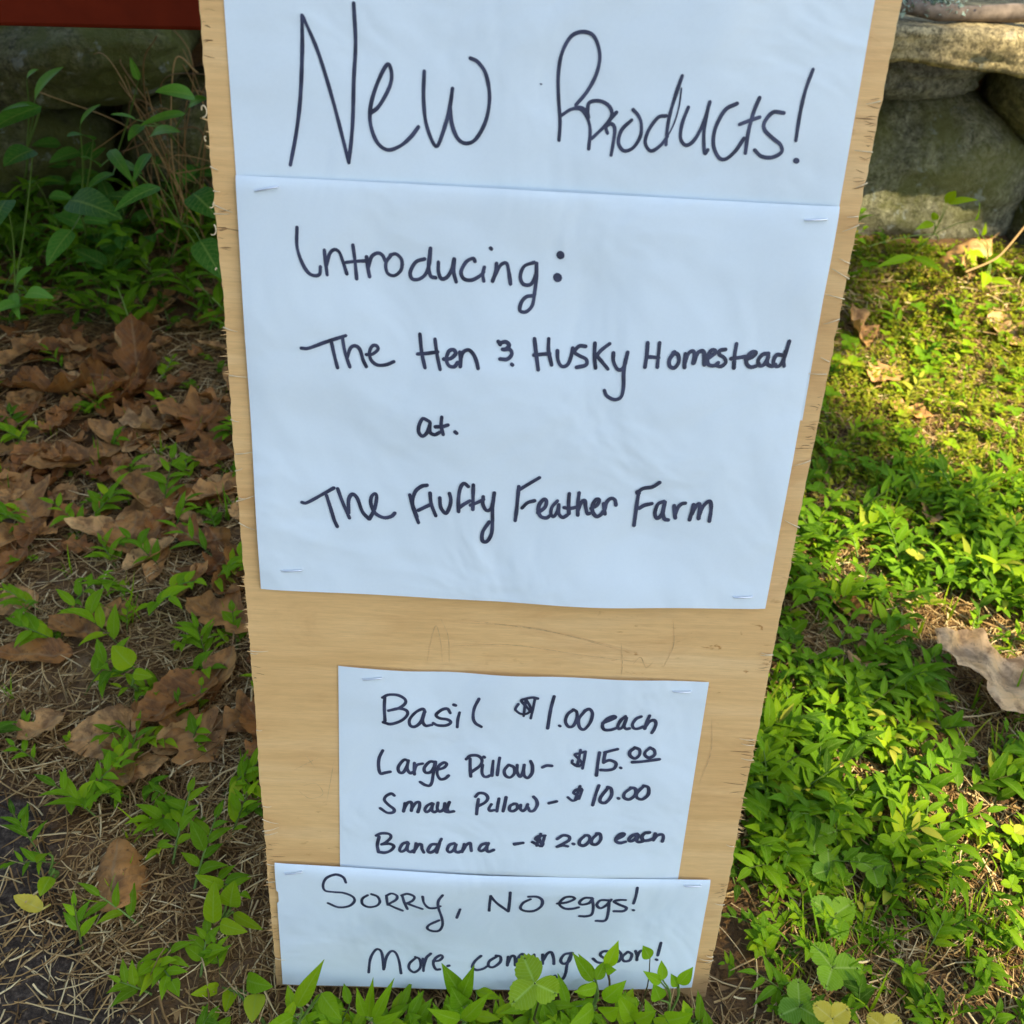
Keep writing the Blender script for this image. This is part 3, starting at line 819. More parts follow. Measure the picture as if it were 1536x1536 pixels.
sign = empty('sign_board', (0, 0, 0), BROT)
tag(sign, 'tall plywood sandwich board standing in the weeds with four handwritten paper notices stapled to it', 'sign board')
mb = MB()
zz = np.linspace(0.0, TOP, 382)
rows = []
for yy in (0.0, TH):
    for z in zz:
        l, r = -HALF - edge_j(z, 1.0), HALF + edge_j(z, 9.0)
        rows.append([(l, yy, z), (l + 0.03, yy, z), (0, yy, z), (r - 0.03, yy, z), (r, yy, z)])
n = len(zz)
v = np.array(rows).reshape(-1, 3)
fr = grid_faces(n, 5)
fs = [tuple(f) for f in fr[:, ::-1]] + [tuple(f + n * 5) for f in fr]
for i in range(n - 1):
    for c_, flip in ((0, False), (4, True)):
        q = (i * 5 + c_, (i + 1) * 5 + c_, (n + i + 1) * 5 + c_, (n + i) * 5 + c_)
        fs.append(q[::-1] if flip else q)
for i in (0, n - 1):
    for c_ in range(4):
        q = (i * 5 + c_, i * 5 + c_ + 1, (n + i) * 5 + c_ + 1, (n + i) * 5 + c_)
        fs.append(q if i == 0 else q[::-1])
mb.add(v, fs)
# splinters standing off the sawn edges belong to the panel
for k in range(520):
    side = random.choice((-1, 1))
    z = random.random() * 0.62
    if fbm(z, side * 4.0, 2.0, 15.0, 3) < 0.10:
        continue
    ln = random.uniform(0.0015, 0.0042) * (1.5 if random.random() < 0.08 else 1)
    x0 = side * (HALF - 0.0015)
    dz = random.uniform(-0.0012, 0.0012)
    wv = random.uniform(0.00025, 0.0006)
    y0 = -random.uniform(0.0, 0.0008)
    mb.add([(x0, 0.0005, z - wv), (x0, 0.0005, z + wv), (x0 + side * ln, y0, z + dz), (x0, 0.002, z)], [(0, 1, 2), (1, 3, 2), (3, 0, 2)])
panel = mb


def ribbon(mb, pts, width, h, y_of=None, taper=0.0):
    """flat brush stroke with round ends in the board's own plane; pts are (x, z) metres"""
    p = np.array(pts, float)
    d = np.gradient(p, axis=0)
    d /= np.linalg.norm(d, axis=1)[:, None] + 1e-12
    nrm = np.stack([-d[:, 1], d[:, 0]], 1)
    n = len(p)
    s = np.linspace(0, 1, n)
    wd = width * 0.5 * (1 - taper * (2 * s - 1) ** 2)
    if y_of:                                          # the marker's own unsteady pressure
        wd = wd * np.array([1 + 0.16 * fbm(q[0] * 160, q[1] * 160, 0.3, 1.0, 2) for q in p])
    a, b = p + nrm * wd[:, None], p - nrm * wd[:, None]
    pl = [tuple(q) for q in a] + [tuple(q) for q in b]
    fs = [(i, i + 1, n + i + 1, n + i) for i in range(n - 1)]
    base = len(pl)
    for e, sg in ((0, -1), (n - 1, 1)):           # round caps
        ang0 = math.atan2(nrm[e][1], nrm[e][0])
        fan = [e]
        for j in range(1, 5):
            an = ang0 - sg * math.pi * j / 5
            pl.append((p[e][0] + wd[e] * math.cos(an), p[e][1] + wd[e] * math.sin(an)))
            fan.append(len(pl) - 1)
        fan.append(n + e)
        fs.append(tuple(fan))
    v = [(x, -(h + (y_of(x, z) if y_of else 0.0)), z) for x, z in pl]
    mb.add(v, fs)


def smooth_path(p, per=7):
    p = np.array(p, float)
    if len(p) < 3:
        return np.array([p[0] + (p[-1] - p[0]) * t for t in np.linspace(0, 1, 6)])
    q = np.vstack([2 * p[0] - p[1], p, 2 * p[-1] - p[-2]])
    out = []
    for i in range(1, len(q) - 2):
        t = np.linspace(0, 1, per, endpoint=False)[:, None]
        a, b, c, d = q[i - 1], q[i], q[i + 1], q[i + 2]
        out.append(0.5 * ((2 * b) + (c - a) * t + (2 * a - 5 * b + 4 * c - d) * t * t + (3 * b - a - 3 * c + d) * t ** 3))
    out.append(q[-2][None])
    return np.concatenate(out)


# dark tears along the edges, pencil scratches on the bare wood
mb = MB()
zt = 0.02
for side in (-1, 1):
    for k in range(330):
        c = random.random() * 0.62
        if fbm(c, side * 3.0, 1.0, 13.0, 3) < 0.16:
            continue
        ln = random.uniform(0.001, 0.006) * (2.3 if random.random() < 0.10 else 1)
        x0 = side * (HALF - random.uniform(-0.0006, 0.002))
        sl = random.gauss(0, 0.10)
        ribbon(mb, [(x0 - side * ln * t, c + sl * ln * t + 0.0004 * math.sin(3 * t + k)) for t in np.linspace(0, 1, 5)], random.uniform(0.0001, 0.0006), 0.0002, None, 0.8)
tears = mb
mb = MB()
for k in range(46):
    side = random.choice((-1, 1))
    c = random.random() * 0.62
    x0 = side * (HALF + random.uniform(-0.001, 0.001))
    ln = random.uniform(0.003, 0.011)
    sl = random.uniform(-0.5, 0.5)
    pa = [(x0 - side * ln * t, -0.0006 - 0.0012 * math.sin(2.5 * t), c + sl * ln * t) for t in np.linspace(0, 1, 6)]
    mb.add(*tube_arr(pa, np.linspace(0.0004, 0.00015, 6), 4))
for c, r_, e_ in ((0.5605, 0.0016, 4.6), (0.549, 0.0008, 3.0), (0.5215, 0.0014, 2.2), (0.5095, 0.0015, 3.4), (0.4905, 0.0009, 2.0)):   # curled shavings on the left edge
    pa = [(-HALF - 0.0012 - r_ * (0.7 + 0.12 * a) * math.cos(a + c * 90), -0.001 - 0.0007 * a, c + r_ * 1.5 * math.sin(a + c * 90)) for a in np.linspace(0, e_, 12)]
    mb.add(*tube_arr(pa, np.linspace(0.0004, 0.0002, 12), 4))
pale = mb
mb = MB()
sc = [[(-49, 270), (-47, 285), (-44, 297), (-41, 285), (-40, 272)], [(-42, 303), (-37, 290), (-36, 270)], [(-37, 300), (10, 298), (45, 290), (66, 284)],
      [(-30, 302), (20, 296), (66, 286)], [(-34, 284), (0, 286), (40, 281), (80, 277)], [(62, 290), (64, 275), (64, 268)], [(90, 306), (92, 290), (88, 275)],
      [(-129, 190), (-120, 196), (-114, 200)], [(-122, 203), (-116, 192)], [(-128, 175), (-120, 168), (-112, 172), (-116, 180), (-124, 178)], [(-110, 165), (-104, 200)],
      [(121, 240), (124, 215), (120, 190)], [(70, 276), (74, 281), (78, 274), (82, 279)]]
for s in sc:
    ribbon(mb, smooth_path(np.array(s) / 1000.0, 8), 0.00042, 0.0002, None, 0.8)
panel.build('front_panel', M_WOOD, sign, smooth=False, extra=((tears, M_FIBRE), (pale, M_PALEFIBRE), (mb, M_SCRATCH)))
# rear leaf of the sandwich board, leaning the other way from the hinge at the top
mb = MB()
mb.add(*box_arr(-HALF, HALF, 0, TH, -TOP, 0))
rear = mb.build('rear_panel', M_WOOD, sign, smooth=False)
rear.location = (0, TH + 0.004, TOP)
rear.rotation_euler = (2 * BETA, 0, 0)
for x in (-0.09, 0.09):
    mb = MB()
    mb.add(*tube_arr([(x - 0.03, 0.008, TOP + 0.004), (x, 0.008, TOP + 0.004), (x + 0.03, 0.008, TOP + 0.004)], 0.004, 10))
    mb.add(*box_arr(x - 0.03, x + 0.03, -0.002, -0.0002, TOP - 0.02, TOP + 0.002))
    mb.build('hinge', M_STAPLE, sign, smooth=False)

# ------------------------------------------------------------------ the four sheets of paper
SHEETS = {
    'header': dict(quad=[(-139.3, 645), (138.0, 646), (141.3, 428.7), (-139.0, 429)], base=0.0006, amp=0.0004,
                   label='top sheet of white paper on the board reading New Products in tall marker letters',
                   staples=[(-128, 637, -117, 638), (118, 638, 129, 637)]),
    'main': dict(quad=[(-139.1, 534.2), (139.5, 534.4), (139.7, 318.1), (-140.7, 317.8)], base=0.0014, amp=0.0036,
                 label='large middle sheet of white paper announcing the homestead at the farm',
                 staples=[(-130.1, 528.0, -119.6, 530.3), (123.5, 527.6, 133.7, 528.4), (-128.3, 330.5, -117.4, 331.4), (120.4, 325.8, 130.8, 326.3)]),
    'price': dict(quad=[(-99.8, 268.0), (115.6, 266.0), (116.9, 95.0), (-103.3, 95.0)], base=0.0006, amp=0.0016,
                  label='narrower white price list for basil, pillows and bandana with prices in dollars',
                  staples=[(-85.7, 260.3, -74.5, 262.2), (95.2, 259.4, 105.8, 259.4)]),
    'sorry': dict(quad=[(-144.5, 115.4), (137.7, 112.4), (138.6, 11.1), (-145.2, 3.1)], base=0.0016, amp=0.0016,
                  label='lowest white paper strip saying no eggs, its foot behind the weeds',
                  staples=[(-138.0, 108.3, -126.7, 110.9), (120.5, 108.8, 131.5, 108.6)]),
}


def height(name, x, z):
    """how far the sheet stands off the board at (x, z) metres"""
    S = SHEETS[name]
    q = S['quad']
    s = (x * 1000 - q[0][0]) / (q[1][0] - q[0][0])
    t = (q[0][1] - z * 1000) / (q[0][1] - q[3][1])
    k = 7.0 * list(SHEETS).index(name)
    h = S['base'] + S['amp'] * (1 + fbm(s * 2.2, t * 1.7, k, 1.0, 2)) * math.sin(math.pi * min(1, max(0, s))) ** 0.5
    if name == 'main':
        h += 0.0016 * math.sin(math.pi * s) * sstep(0.8, 1.0, t) + 0.0005 * math.sin(7 * s + 9 * t)
        h += 0.0004 * math.sin(3 * s - 14 * t)
        d = max(0.0, 534.3 - z * 1000)
        h += 0.0012 * (1 - math.exp(-d / 2.5))
    if name == 'header':
        h = min(h, 0.0014)
    if name == 'price':
        h += 0.0012 * math.sin(2 * math.pi * (s * 1.5 + 0.1)) ** 2 * sstep(0.25, 0.0, t)
        d = max(0.0, z * 1000 - 113)
        h += 0.0014 * math.exp(-d / 16.0) * math.sin(math.pi * min(1, max(0, s)))
        if z * 1000 < 111:
            h = min(h, 0.0014)
    if name == 'sorry':
        top = 115.4 - 3.0 * s
        d = max(0.0, top - z * 1000)
        arch = 0.35 + 0.65 * math.sin(math.pi * min(1, max(0, s)))
        h += 0.0062 * (1 - math.exp(-d / 4.5)) * math.exp(-d / 24.0) * arch
        h += 0.0014 * math.sin(math.pi * s) * sstep(0.75, 1.0, t)
    return max(h, S['base'] * 0.9)


def top_dip(name, s):
    if name == 'price':
        return -0.0013 * math.exp(-((s - 0.2) / 0.1) ** 2) + 0.0004 * math.sin(9 * s)
    if name == 'sorry':
        return -0.0012 * math.exp(-((s - 0.5) / 0.3) ** 2)
    return 0.0003 * math.sin(5 * s)


def make_sheet(name):
    S = SHEETS[name]
    q = np.array(S['quad']) / 1000.0
    nu, nv = 57, 65
    v = []
    for i in range(nu):
        s = i / (nu - 1)
        for j in range(nv):
            t = (j / (nv - 1)) ** 1.35
            a = q[0] * (1 - s) + q[1] * s
            b = q[3] * (1 - s) + q[2] * s
            p = a * (1 - t) + b * t
            z = p[1] + top_dip(name, s) * (1 - t) ** 6
            x = p[0]
            if name == 'sorry' and i == 0 and 0.22 < t < 0.30:
                x += 0.0012
            v.append((x, -height(name, x, z), z))
    mb = MB()
    mb.add(v, grid_faces(nu, nv)[:, ::-1])
    o = mb.build('paper_notice', M_PAPER)
    o.rotation_euler = BROT
    tag(o, S['label'], 'paper notice')
    ink = MB()
    for line in STROKES[name].strip().split('\n'):
        a = line.split()
        p = np.array([[float(c) for c in s.split(',')] for s in a[1:]]) / 1000.0
        ribbon(ink, smooth_path(p), float(a[0]) / 1000.0, 0.00022, lambda x, z: height(name, x, z))
    # each stroke sits a hair above the one before so no two faces share a plane
    for i, vv in enumerate(ink.v):
        vv[:, 1] -= 0.0000022 * i
    ik = ink.build('handwriting', M_INK, o, smooth=False)
    for (x0, z0, x1, z1) in S['staples']:
        mb = MB()
        pa = []
        for t, lift in ((0.0, -0.0012), (0.0, 0.0005), (0.05, 0.0010), (0.5, 0.0013), (0.95, 0.0010), (1.0, 0.0005), (1.0, -0.0012)):
            x, z = (x0 + (x1 - x0) * t) / 1000, (z0 + (z1 - z0) * t) / 1000
            pa.append((x + 1e-5 * lift, -(height(name, x, z) + lift), z))
        mb.add(*tube_arr(pa, 0.00046, 6))
        mb.build('staple', M_STAPLE, o)
    return o


for nm in ('header', 'main', 'price', 'sorry'):
    make_sheet(nm)

# ------------------------------------------------------------------ red farm stand at upper left
stand = empty('farm_stand', (-0.75, 0.80, 0))
tag(stand, 'dark red painted wooden stand whose front board crosses the top left corner', 'farm stand')


def part_box(name, b, mat, parent, off, bev=0.003, rot=None):
    mb = MB()
    cx, cy, cz = (b[0] + b[1]) / 2, (b[2] + b[3]) / 2, (b[4] + b[5]) / 2
    mb.add(*box_arr(b[0] - cx, b[1] - cx, b[2] - cy, b[3] - cy, b[4] - cz, b[5] - cz))
    o = mb.build(name, mat, parent, smooth=False)
    o.location = (cx - off[0], cy - off[1], cz - off[2])
    if rot:
        o.rotation_euler = rot
    return bevel(o, bev)


so_ = (-0.75, 0.80, 0)
part_box('front_board', (-1.42, -0.08, 0.615, 0.637, 0.433, 0.60), M_RED, stand, so_, 0.004, (0, -0.03, 0))
part_box('tabletop', (-1.44, -0.06, 0.60, 1.02, 0.618, 0.64), M_RED, stand, so_)
part_box('back_board', (-1.42, -0.08, 1.0, 1.02, 0.48, 0.615), M_RED, stand, so_)
for x in (-1.40, -0.14):
    for y in (0.642, 0.955):
        part_box('leg', (x, x + 0.04, y, y + 0.04, -0.02, 0.615), M_RED, stand, so_)

# ------------------------------------------------------------------ dry stone wall
wall = empty('stone_wall', (0.2, 1.2, 0))
tag(wall, 'low dry stone wall of mossy boulders under a flat tan cap stone behind the sign', 'stone wall')


def stone(c, r, mat, seed, sq=2.6, amp=0.16, name='stone', label=None, rotz=0.0, tilt=0.0, n=72):
    c, r = np.array(c, float), np.array(r, float)
    v = []
    nth, nph = n, n // 2
    for i in range(nph + 1):
        ph = math.pi * i / nph
        for j in range(nth):
            th = 2 * math.pi * j / nth
            d = np.array([math.sin(ph) * math.cos(th), math.sin(ph) * math.sin(th), math.cos(ph)])
            k = (abs(d[0]) ** sq + abs(d[1]) ** sq + abs(d[2]) ** sq) ** (-1.0 / sq)
            q = d * k
            nz = fbm(q[0], q[1], q[2] + seed * 7.3, 1.1, 3) * amp + fbm(q[0], q[1], q[2] + seed, 5.0, 3) * amp * 0.22 + fbm(q[0], q[1], q[2] + seed, 16.0, 3) * amp * 0.10
            q = q * (1 + nz) * r
            v.append(q)
    v = np.array(v)
    cz, sz = math.cos(rotz), math.sin(rotz)
    ct, st_ = math.cos(tilt), math.sin(tilt)
    x, z = v[:, 0] * ct - v[:, 2] * st_, v[:, 0] * st_ + v[:, 2] * ct
    v[:, 0], v[:, 2] = x, z
    x, y = v[:, 0] * cz - v[:, 1] * sz, v[:, 0] * sz + v[:, 1] * cz
    v[:, 0], v[:, 1] = x, y
    f = []
    for i in range(nph):
        for j in range(nth):
            j2 = (j + 1) % nth
            f.append((i * nth + j, (i + 1) * nth + j, (i + 1) * nth + j2, i * nth + j2))
    mb = MB()
    mb.add(v, f)
    o = mb.build(name, mat, wall)
    o.location = c - np.array([0.2, 1.2, 0])
    if label:
        o['label'] = label
    return o


def slab(x0, x1, y0, y1, z0, z1, mat, seed, label):
    prof = []
    ny, nz_ = 26, 22
    for k in range(ny):
        prof.append((y1 + (y0 - y1) * k / ny, z1, 0, 1))
    for k in range(nz_):
        prof.append((y0, z1 + (z0 - z1) * k / nz_, -1, 0))
    for k in range(ny):
        prof.append((y0 + (y1 - y0) * k / ny, z0, 0, -1))
    for k in range(6):
        prof.append((y1, z0 + (z1 - z0) * k / 6, 1, 0))
    xs_ = np.linspace(x0, x1, 170)
    cy, cz = (y0 + y1) / 2, (z0 + z1) / 2
    v = []
    for x in xs_:
        zt_ = 0.006 * fbm(x, 0, seed, 3.0, 2)
        zb_ = 0.014 * fbm(x, 5, seed, 5.0, 3) - 0.010 * (x - x0 - 0.1)
        yf_ = 0.018 * fbm(x, 9, seed, 4.0, 3)
        for (y, z, ny_, nz__) in prof:
            t = (z - z0) / (z1 - z0)
            rd = 0.010 * (1 - min(1.0, min(abs(z - z0), abs(z1 - z)) / 0.010)) ** 2 if y <= y0 + 1e-6 else 0
            d = 0.0035 * fbm(x, y, z + seed, 26.0, 4) + 0.0018 * fbm(x, y, z + seed, 90.0, 3) + 0.004 * fbm(x, 0, z * 3 + seed, 12.0, 2)
            v.append((x, y + rd * 0.7 + yf_ * (1 if y < cy else 0) + ny_ * d, z + zt_ * t + zb_ * (1 - t) + nz__ * d * 0.7))
    n = len(prof)
    f = []
    for i in range(len(xs_) - 1):
        for k in range(n):
            k2 = (k + 1) % n
            f.append((i * n + k, i * n + k2, (i + 1) * n + k2, (i + 1) * n + k))
    f.append(tuple(range(n))[::-1])
    f.append(tuple((len(xs_) - 1) * n + k for k in range(n)))
    mb = MB()
    mb.add(np.array(v) - np.array([0.2, 1.2, 0]), f)
    o = mb.build('cap_stone', mat, wall)
    o['label'] = label


slab(0.30, 1.25, 1.075, 1.46, 0.328, 0.377, M_CAP, 2.0, 'flat tan cap stone, partly sunlit')
stone((0.515, 1.35, 0.276), (0.225, 0.16, 0.048), M_STONE3, 4.4, 2.3, 0.14, 'stone', 'pale wedge-shaped stone under the cap stone', 0, -0.03)
stone((0.635, 1.38, 0.105), (0.265, 0.21, 0.152), M_STONE1, 1.3, 2.3, 0.12, 'stone', 'big rounded grey green boulder at the foot of the wall', 0, -0.05, 110)
stone((0.935, 1.35, 0.225), (0.205, 0.18, 0.088), M_STONE1, 6.1, 2.5, 0.15, 'stone', None, 0, -0.35)
stone((1.02, 1.30, 0.08), (0.20, 0.18, 0.11), M_STONE2, 8.1, 2.5, 0.15)
stone((1.40, 1.30, 0.15), (0.22, 0.18, 0.19), M_STONE1, 9.1, 2.6, 0.15)
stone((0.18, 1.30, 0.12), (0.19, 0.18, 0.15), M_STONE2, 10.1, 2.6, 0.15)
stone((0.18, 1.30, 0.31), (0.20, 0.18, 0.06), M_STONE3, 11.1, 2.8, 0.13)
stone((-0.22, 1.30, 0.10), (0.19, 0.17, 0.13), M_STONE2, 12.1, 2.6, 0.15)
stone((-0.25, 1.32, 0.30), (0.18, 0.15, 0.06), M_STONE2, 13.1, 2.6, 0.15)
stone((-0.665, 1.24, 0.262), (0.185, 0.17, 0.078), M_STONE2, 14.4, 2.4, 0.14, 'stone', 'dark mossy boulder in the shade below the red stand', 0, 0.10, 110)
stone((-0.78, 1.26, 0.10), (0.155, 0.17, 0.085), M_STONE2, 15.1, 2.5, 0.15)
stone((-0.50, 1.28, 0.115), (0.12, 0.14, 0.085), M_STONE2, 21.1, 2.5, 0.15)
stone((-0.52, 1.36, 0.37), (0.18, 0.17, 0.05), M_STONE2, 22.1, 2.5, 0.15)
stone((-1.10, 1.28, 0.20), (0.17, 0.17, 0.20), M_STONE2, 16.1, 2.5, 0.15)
stone((-1.45, 1.28, 0.15), (0.19, 0.17, 0.17), M_STONE1, 17.1, 2.5, 0.15)

# fallen branch and a second stick lying on the cap stone
br = empty('fallen_branch', (0.62, 1.115, 0.388))
tag(br, 'weathered grey branch with pale lichen lying along the cap stone', 'branch')
mb = MB()
pa = [(-0.20 + 0.034 * i, 0.006 * math.sin(i * 1.3), 0.004 * math.sin(i * 0.9) + 0.002) for i in range(9)]
v, f = tube_arr(pa, [0.0105 + 0.0015 * math.sin(i * 2.1) for i in range(9)], 12)
mb.add(v, f)
mb.build('bark', M_BARK, br)
mb = MB()
for k in range(420):
    a, x = random.uniform(-0.5, 3.6), random.gauss(-0.088, 0.022)
    c = np.array([x, -0.0115 * math.cos(a), 0.003 + 0.0115 * math.sin(a)])
    s = random.uniform(0.002, 0.005)
    d = [np.array([random.gauss(0, 1), random.gauss(0, 1), random.gauss(0, 1)]) * s * 0.7 for _ in range(4)]
    mb.add([c + q for q in d], [(0, 1, 2), (0, 2, 3), (0, 3, 1)])
mb.build('lichen', M_LICHEN, br, smooth=False)
mb = MB()
pa = [(0.715 + 0.03 * i, 1.112 + 0.004 * math.sin(i), 0.388 + 0.003 * math.sin(i * 1.7)) for i in range(9)]
mb.add(*tube_arr(pa, [0.0088, 0.009, 0.0098, 0.0088, 0.0095, 0.010, 0.009, 0.0095, 0.009], 10))
tag(mb.build('broken_stick', M_BARK), 'shorter brown stick end to end with the lichened branch at the top right', 'stick')

# ------------------------------------------------------------------ leaves and plants
def frame(direction, up):
    y = np.asarray(direction, float)
    y = y / (np.linalg.norm(y) + 1e-12)
    x = np.cross(y, up)
    nx = np.linalg.norm(x)
    if nx < 1e-5:
        x = np.cross(y, (1, 0.2, 0))
        nx = np.linalg.norm(x)
    x = x / nx
    z = np.cross(x, y)
    return x, y, z


def leaf(mb, base, direction, length, width, up=(0, 0, 1), droop=0.6, fold=0.25, kind='lance', tint=0.5, nst=7, curl=0.0):
    t = np.linspace(0, 1, nst)
    if kind == 'lance':
        wd = np.sin(np.pi * t ** 0.70) ** 1.05
    elif kind == 'ovate':
        wd = np.sin(np.pi * t ** 0.62) ** 0.75
    elif kind == 'blade':
        wd = (1 - t ** 2.2) * (0.55 + 0.45 * np.minimum(1, t * 6))
    else:
        wd = np.sin(np.pi * np.clip(t, 0, 1) ** 0.8) ** 0.6
    wd = np.maximum(wd, 0.02)
    ang = droop * (0.5 - t)                            # rises first, then droops
    dy, dz = np.cos(ang), np.sin(ang)
    yy = np.concatenate([[0], np.cumsum((dy[1:] + dy[:-1]) / 2)]) / (nst - 1) * length
    zz = np.concatenate([[0], np.cumsum((dz[1:] + dz[:-1]) / 2)]) / (nst - 1) * length
    across = np.array([-1, -0.5, 0, 0.5, 1.0]) if nst > 7 else np.array([-1, 0, 1.0])
    X = wd[:, None] * across[None, :] * width / 2
    Z = zz[:, None] + np.abs(X) * fold + curl * X * np.sin(t * 5)[:, None]
    Y = np.repeat(yy[:, None], len(across), 1)
    bx, by, bz = frame(direction, np.asarray(up, float))
    v = np.asarray(base)[None, :] + X.ravel()[:, None] * bx + Y.ravel()[:, None] * by + Z.ravel()[:, None] * bz
    uv = np.stack([np.repeat((across * 0.5 + 0.5)[None], nst, 0).ravel(), np.repeat(t[:, None], len(across), 1).ravel()], 1)
    mb.add(v, grid_faces(nst, len(across)), tint, uv)


def serrate_leaf(mb, base, direction, length, width, up=(0, 0, 1), tint=0.5, teeth=9, fold=0.15):
    """rounded leaflet with a toothed rim, pleated along its side veins"""
    n = teeth * 4
    bx, by, bz = frame(direction, np.asarray(up, float))
    rim, mid, uvr, uvm = [], [], [], []
    for i in range(n + 1):
        a = math.pi * (i / n) * 2 - math.pi
        ty = 0.5 + 0.5 * math.cos(a)
        tooth = 1 + 0.07 * abs(math.sin(a * teeth)) * (0.35 + 0.65 * ty) - 0.03
        x = math.sin(a) * 0.5 * width * tooth * (0.72 + 0.28 * math.sin(math.pi * ty ** 0.8))
        y = length * (0.02 + ty * tooth * 0.97)
        z = abs(x) * fold - 0.10 * length * (ty - 0.4) ** 2 + 0.010 * length * math.sin(a * teeth * 2)
        rim.append((x, y, z))
        uvr.append((0.5 + 0.5 * math.sin(a), ty))
        mid.append((x * 0.5, y * 0.5 + length * 0.25 * (0.4 + ty), z * 0.4 + 0.012 * length * math.cos(a * teeth * 2)))
        uvm.append((0.5 + 0.25 * math.sin(a), ty * 0.7 + 0.15))
    cen = [(0, length * (0.06 + 0.88 * (0.5 + 0.5 * math.cos(math.pi * (i / n) * 2 - math.pi))), -0.02 * length) for i in range(n + 1)]
    loc = np.array(rim + mid + cen)
    uv = uvr + uvm + [(0.5, 0.06 + 0.88 * (0.5 + 0.5 * math.cos(math.pi * (i / n) * 2 - math.pi))) for i in range(n + 1)]
    f = []
    for i in range(n):
        f.append((i, i + 1, n + 1 + i + 1, n + 1 + i))
        f.append((n + 1 + i, n + 1 + i + 1, 2 * (n + 1) + i + 1, 2 * (n + 1) + i))
    v = np.asarray(base)[None] + loc[:, :1] * bx + loc[:, 1:2] * by + loc[:, 2:] * bz
    mb.add(v, f, tint, uv)


def rdir(az, el):
    return np.array([math.cos(az) * math.cos(el), math.sin(az) * math.cos(el), math.sin(el)])


def stiltgrass(fol, stm, base, h=0.08, nl=6, ll=0.035, lw=0.010, az=None, lean=0.5, tint=0.5, kind='lance', rnd=random):
    az = rnd.uniform(0, 6.28) if az is None else az
    d0 = rdir(az, 1.57 - lean)
    side = np.array([-math.sin(az), math.cos(az), 0])
    pts = []
    for i in range(6):
        t = i / 5
        pts.append(np.asarray(base) + d0 * h * t + np.array([math.cos(az), math.sin(az), -0.35]) * h * 0.35 * t * t * lean)
    pts = np.array(pts)
    stm.add(*tube_arr(pts, np.linspace(0.0011, 0.0005, 6), 4), rnd.uniform(0.2, 0.8))
    for k in range(nl):
        t = 0.25 + 0.75 * (k + 0.5) / nl
        p = pts[0] * 0 + np.array([np.interp(t, np.linspace(0, 1, 6), pts[:, j]) for j in range(3)])
        sg = 1 if k % 2 else -1
        la = az + sg * rnd.uniform(0.6, 1.5)
        if k == nl - 1:
            la = az + rnd.uniform(-0.4, 0.4)
        el = rnd.uniform(0.0, 0.75)
        s = rnd.uniform(0.75, 1.2) * (0.8 + 0.4 * math.sin(math.pi * t))
        leaf(fol, p, rdir(la, el), ll * s, lw * s * rnd.uniform(0.85, 1.2), (0, 0, 1), rnd.uniform(0.3, 1.3), rnd.uniform(0.1, 0.45), kind,
             min(0.97, max(0.02, tint + rnd.gauss(0, 0.13))))


def clover(fol, stm, base, h=0.03, r=0.012, tint=0.5, rnd=random):
    top = np.asarray(base) + np.array([rnd.gauss(0, 0.3) * h, rnd.gauss(0, 0.3) * h, h])
    stm.add(*tube_arr([base, (np.asarray(base) + top) / 2 + np.array([0.002, 0, 0.001]), top], 0.0006, 4), 0.6)
    a0 = rnd.uniform(0, 6.28)
    for k in range(3):
        serrate_leaf(fol, top, rdir(a0 + k * 2.09, rnd.uniform(0.0, 0.35)), r, r * 0.9, (0, 0, 1), min(0.95, tint + rnd.gauss(0, 0.08)), 5)


def mosslet(fol, stm, base, h=0.02, tint=0.5, rnd=random):
    az = rnd.uniform(0, 6.28)
    for k in range(7):
        t = (k + 1) / 7
        p = np.asarray(base) + np.array([math.cos(az) * 0.3 * t, math.sin(az) * 0.3 * t, t]) * h
        leaf(fol, p, rdir(rnd.uniform(0, 6.28), rnd.uniform(-0.1, 0.8)), rnd.uniform(0.006, 0.012), rnd.uniform(0.003, 0.0055), (0, 0, 1), 0.5, 0.2, 'ovate',
             min(0.98, max(0, tint + rnd.gauss(0, 0.18))), 4)


def proto(fn, n):
    out = []
    for i in range(n):
        a, b = MB(), MB()
        fn(a, b)
        out.append((a.arrays(), b.arrays() if b.v else None))
    return out


def splat(mb, arr, loc, rz, s, dt=0.0):
    v, q, t, uv = arr
    c, sn = math.cos(rz) * s, math.sin(rz) * s
    w_ = np.empty_like(v)
    w_[:, 0] = v[:, 0] * c - v[:, 1] * sn + loc[0]
    w_[:, 1] = v[:, 0] * sn + v[:, 1] * c + loc[1]
    w_[:, 2] = v[:, 2] * s + loc[2]
    mb.add(w_, q, np.clip(t + dt, 0, 0.98), uv)


rp = random.Random(5)
PR_ST = proto(lambda a, b: stiltgrass(a, b, (0, 0, 0), rp.uniform(0.045, 0.085), rp.randint(5, 8), rp.uniform(0.024, 0.036), rp.uniform(0.007, 0.0105), None, rp.uniform(0.25, 1.0), 0.5, 'lance', rp), 14)
PR_SM = proto(lambda a, b: stiltgrass(a, b, (0, 0, 0), rp.uniform(0.02, 0.045), rp.randint(4, 7), rp.uniform(0.012, 0.020), rp.uniform(0.006, 0.009), None, rp.uniform(0.3, 1.1), 0.5, 'ovate', rp), 12)
PR_CL = proto(lambda a, b: clover(a, b, (0, 0, 0), rp.uniform(0.02, 0.045), rp.uniform(0.012, 0.019), 0.55, rp), 6)
PR_MO = proto(lambda a, b: mosslet(a, b, (0, 0, 0), rp.uniform(0.012, 0.028), 0.5, rp), 10)


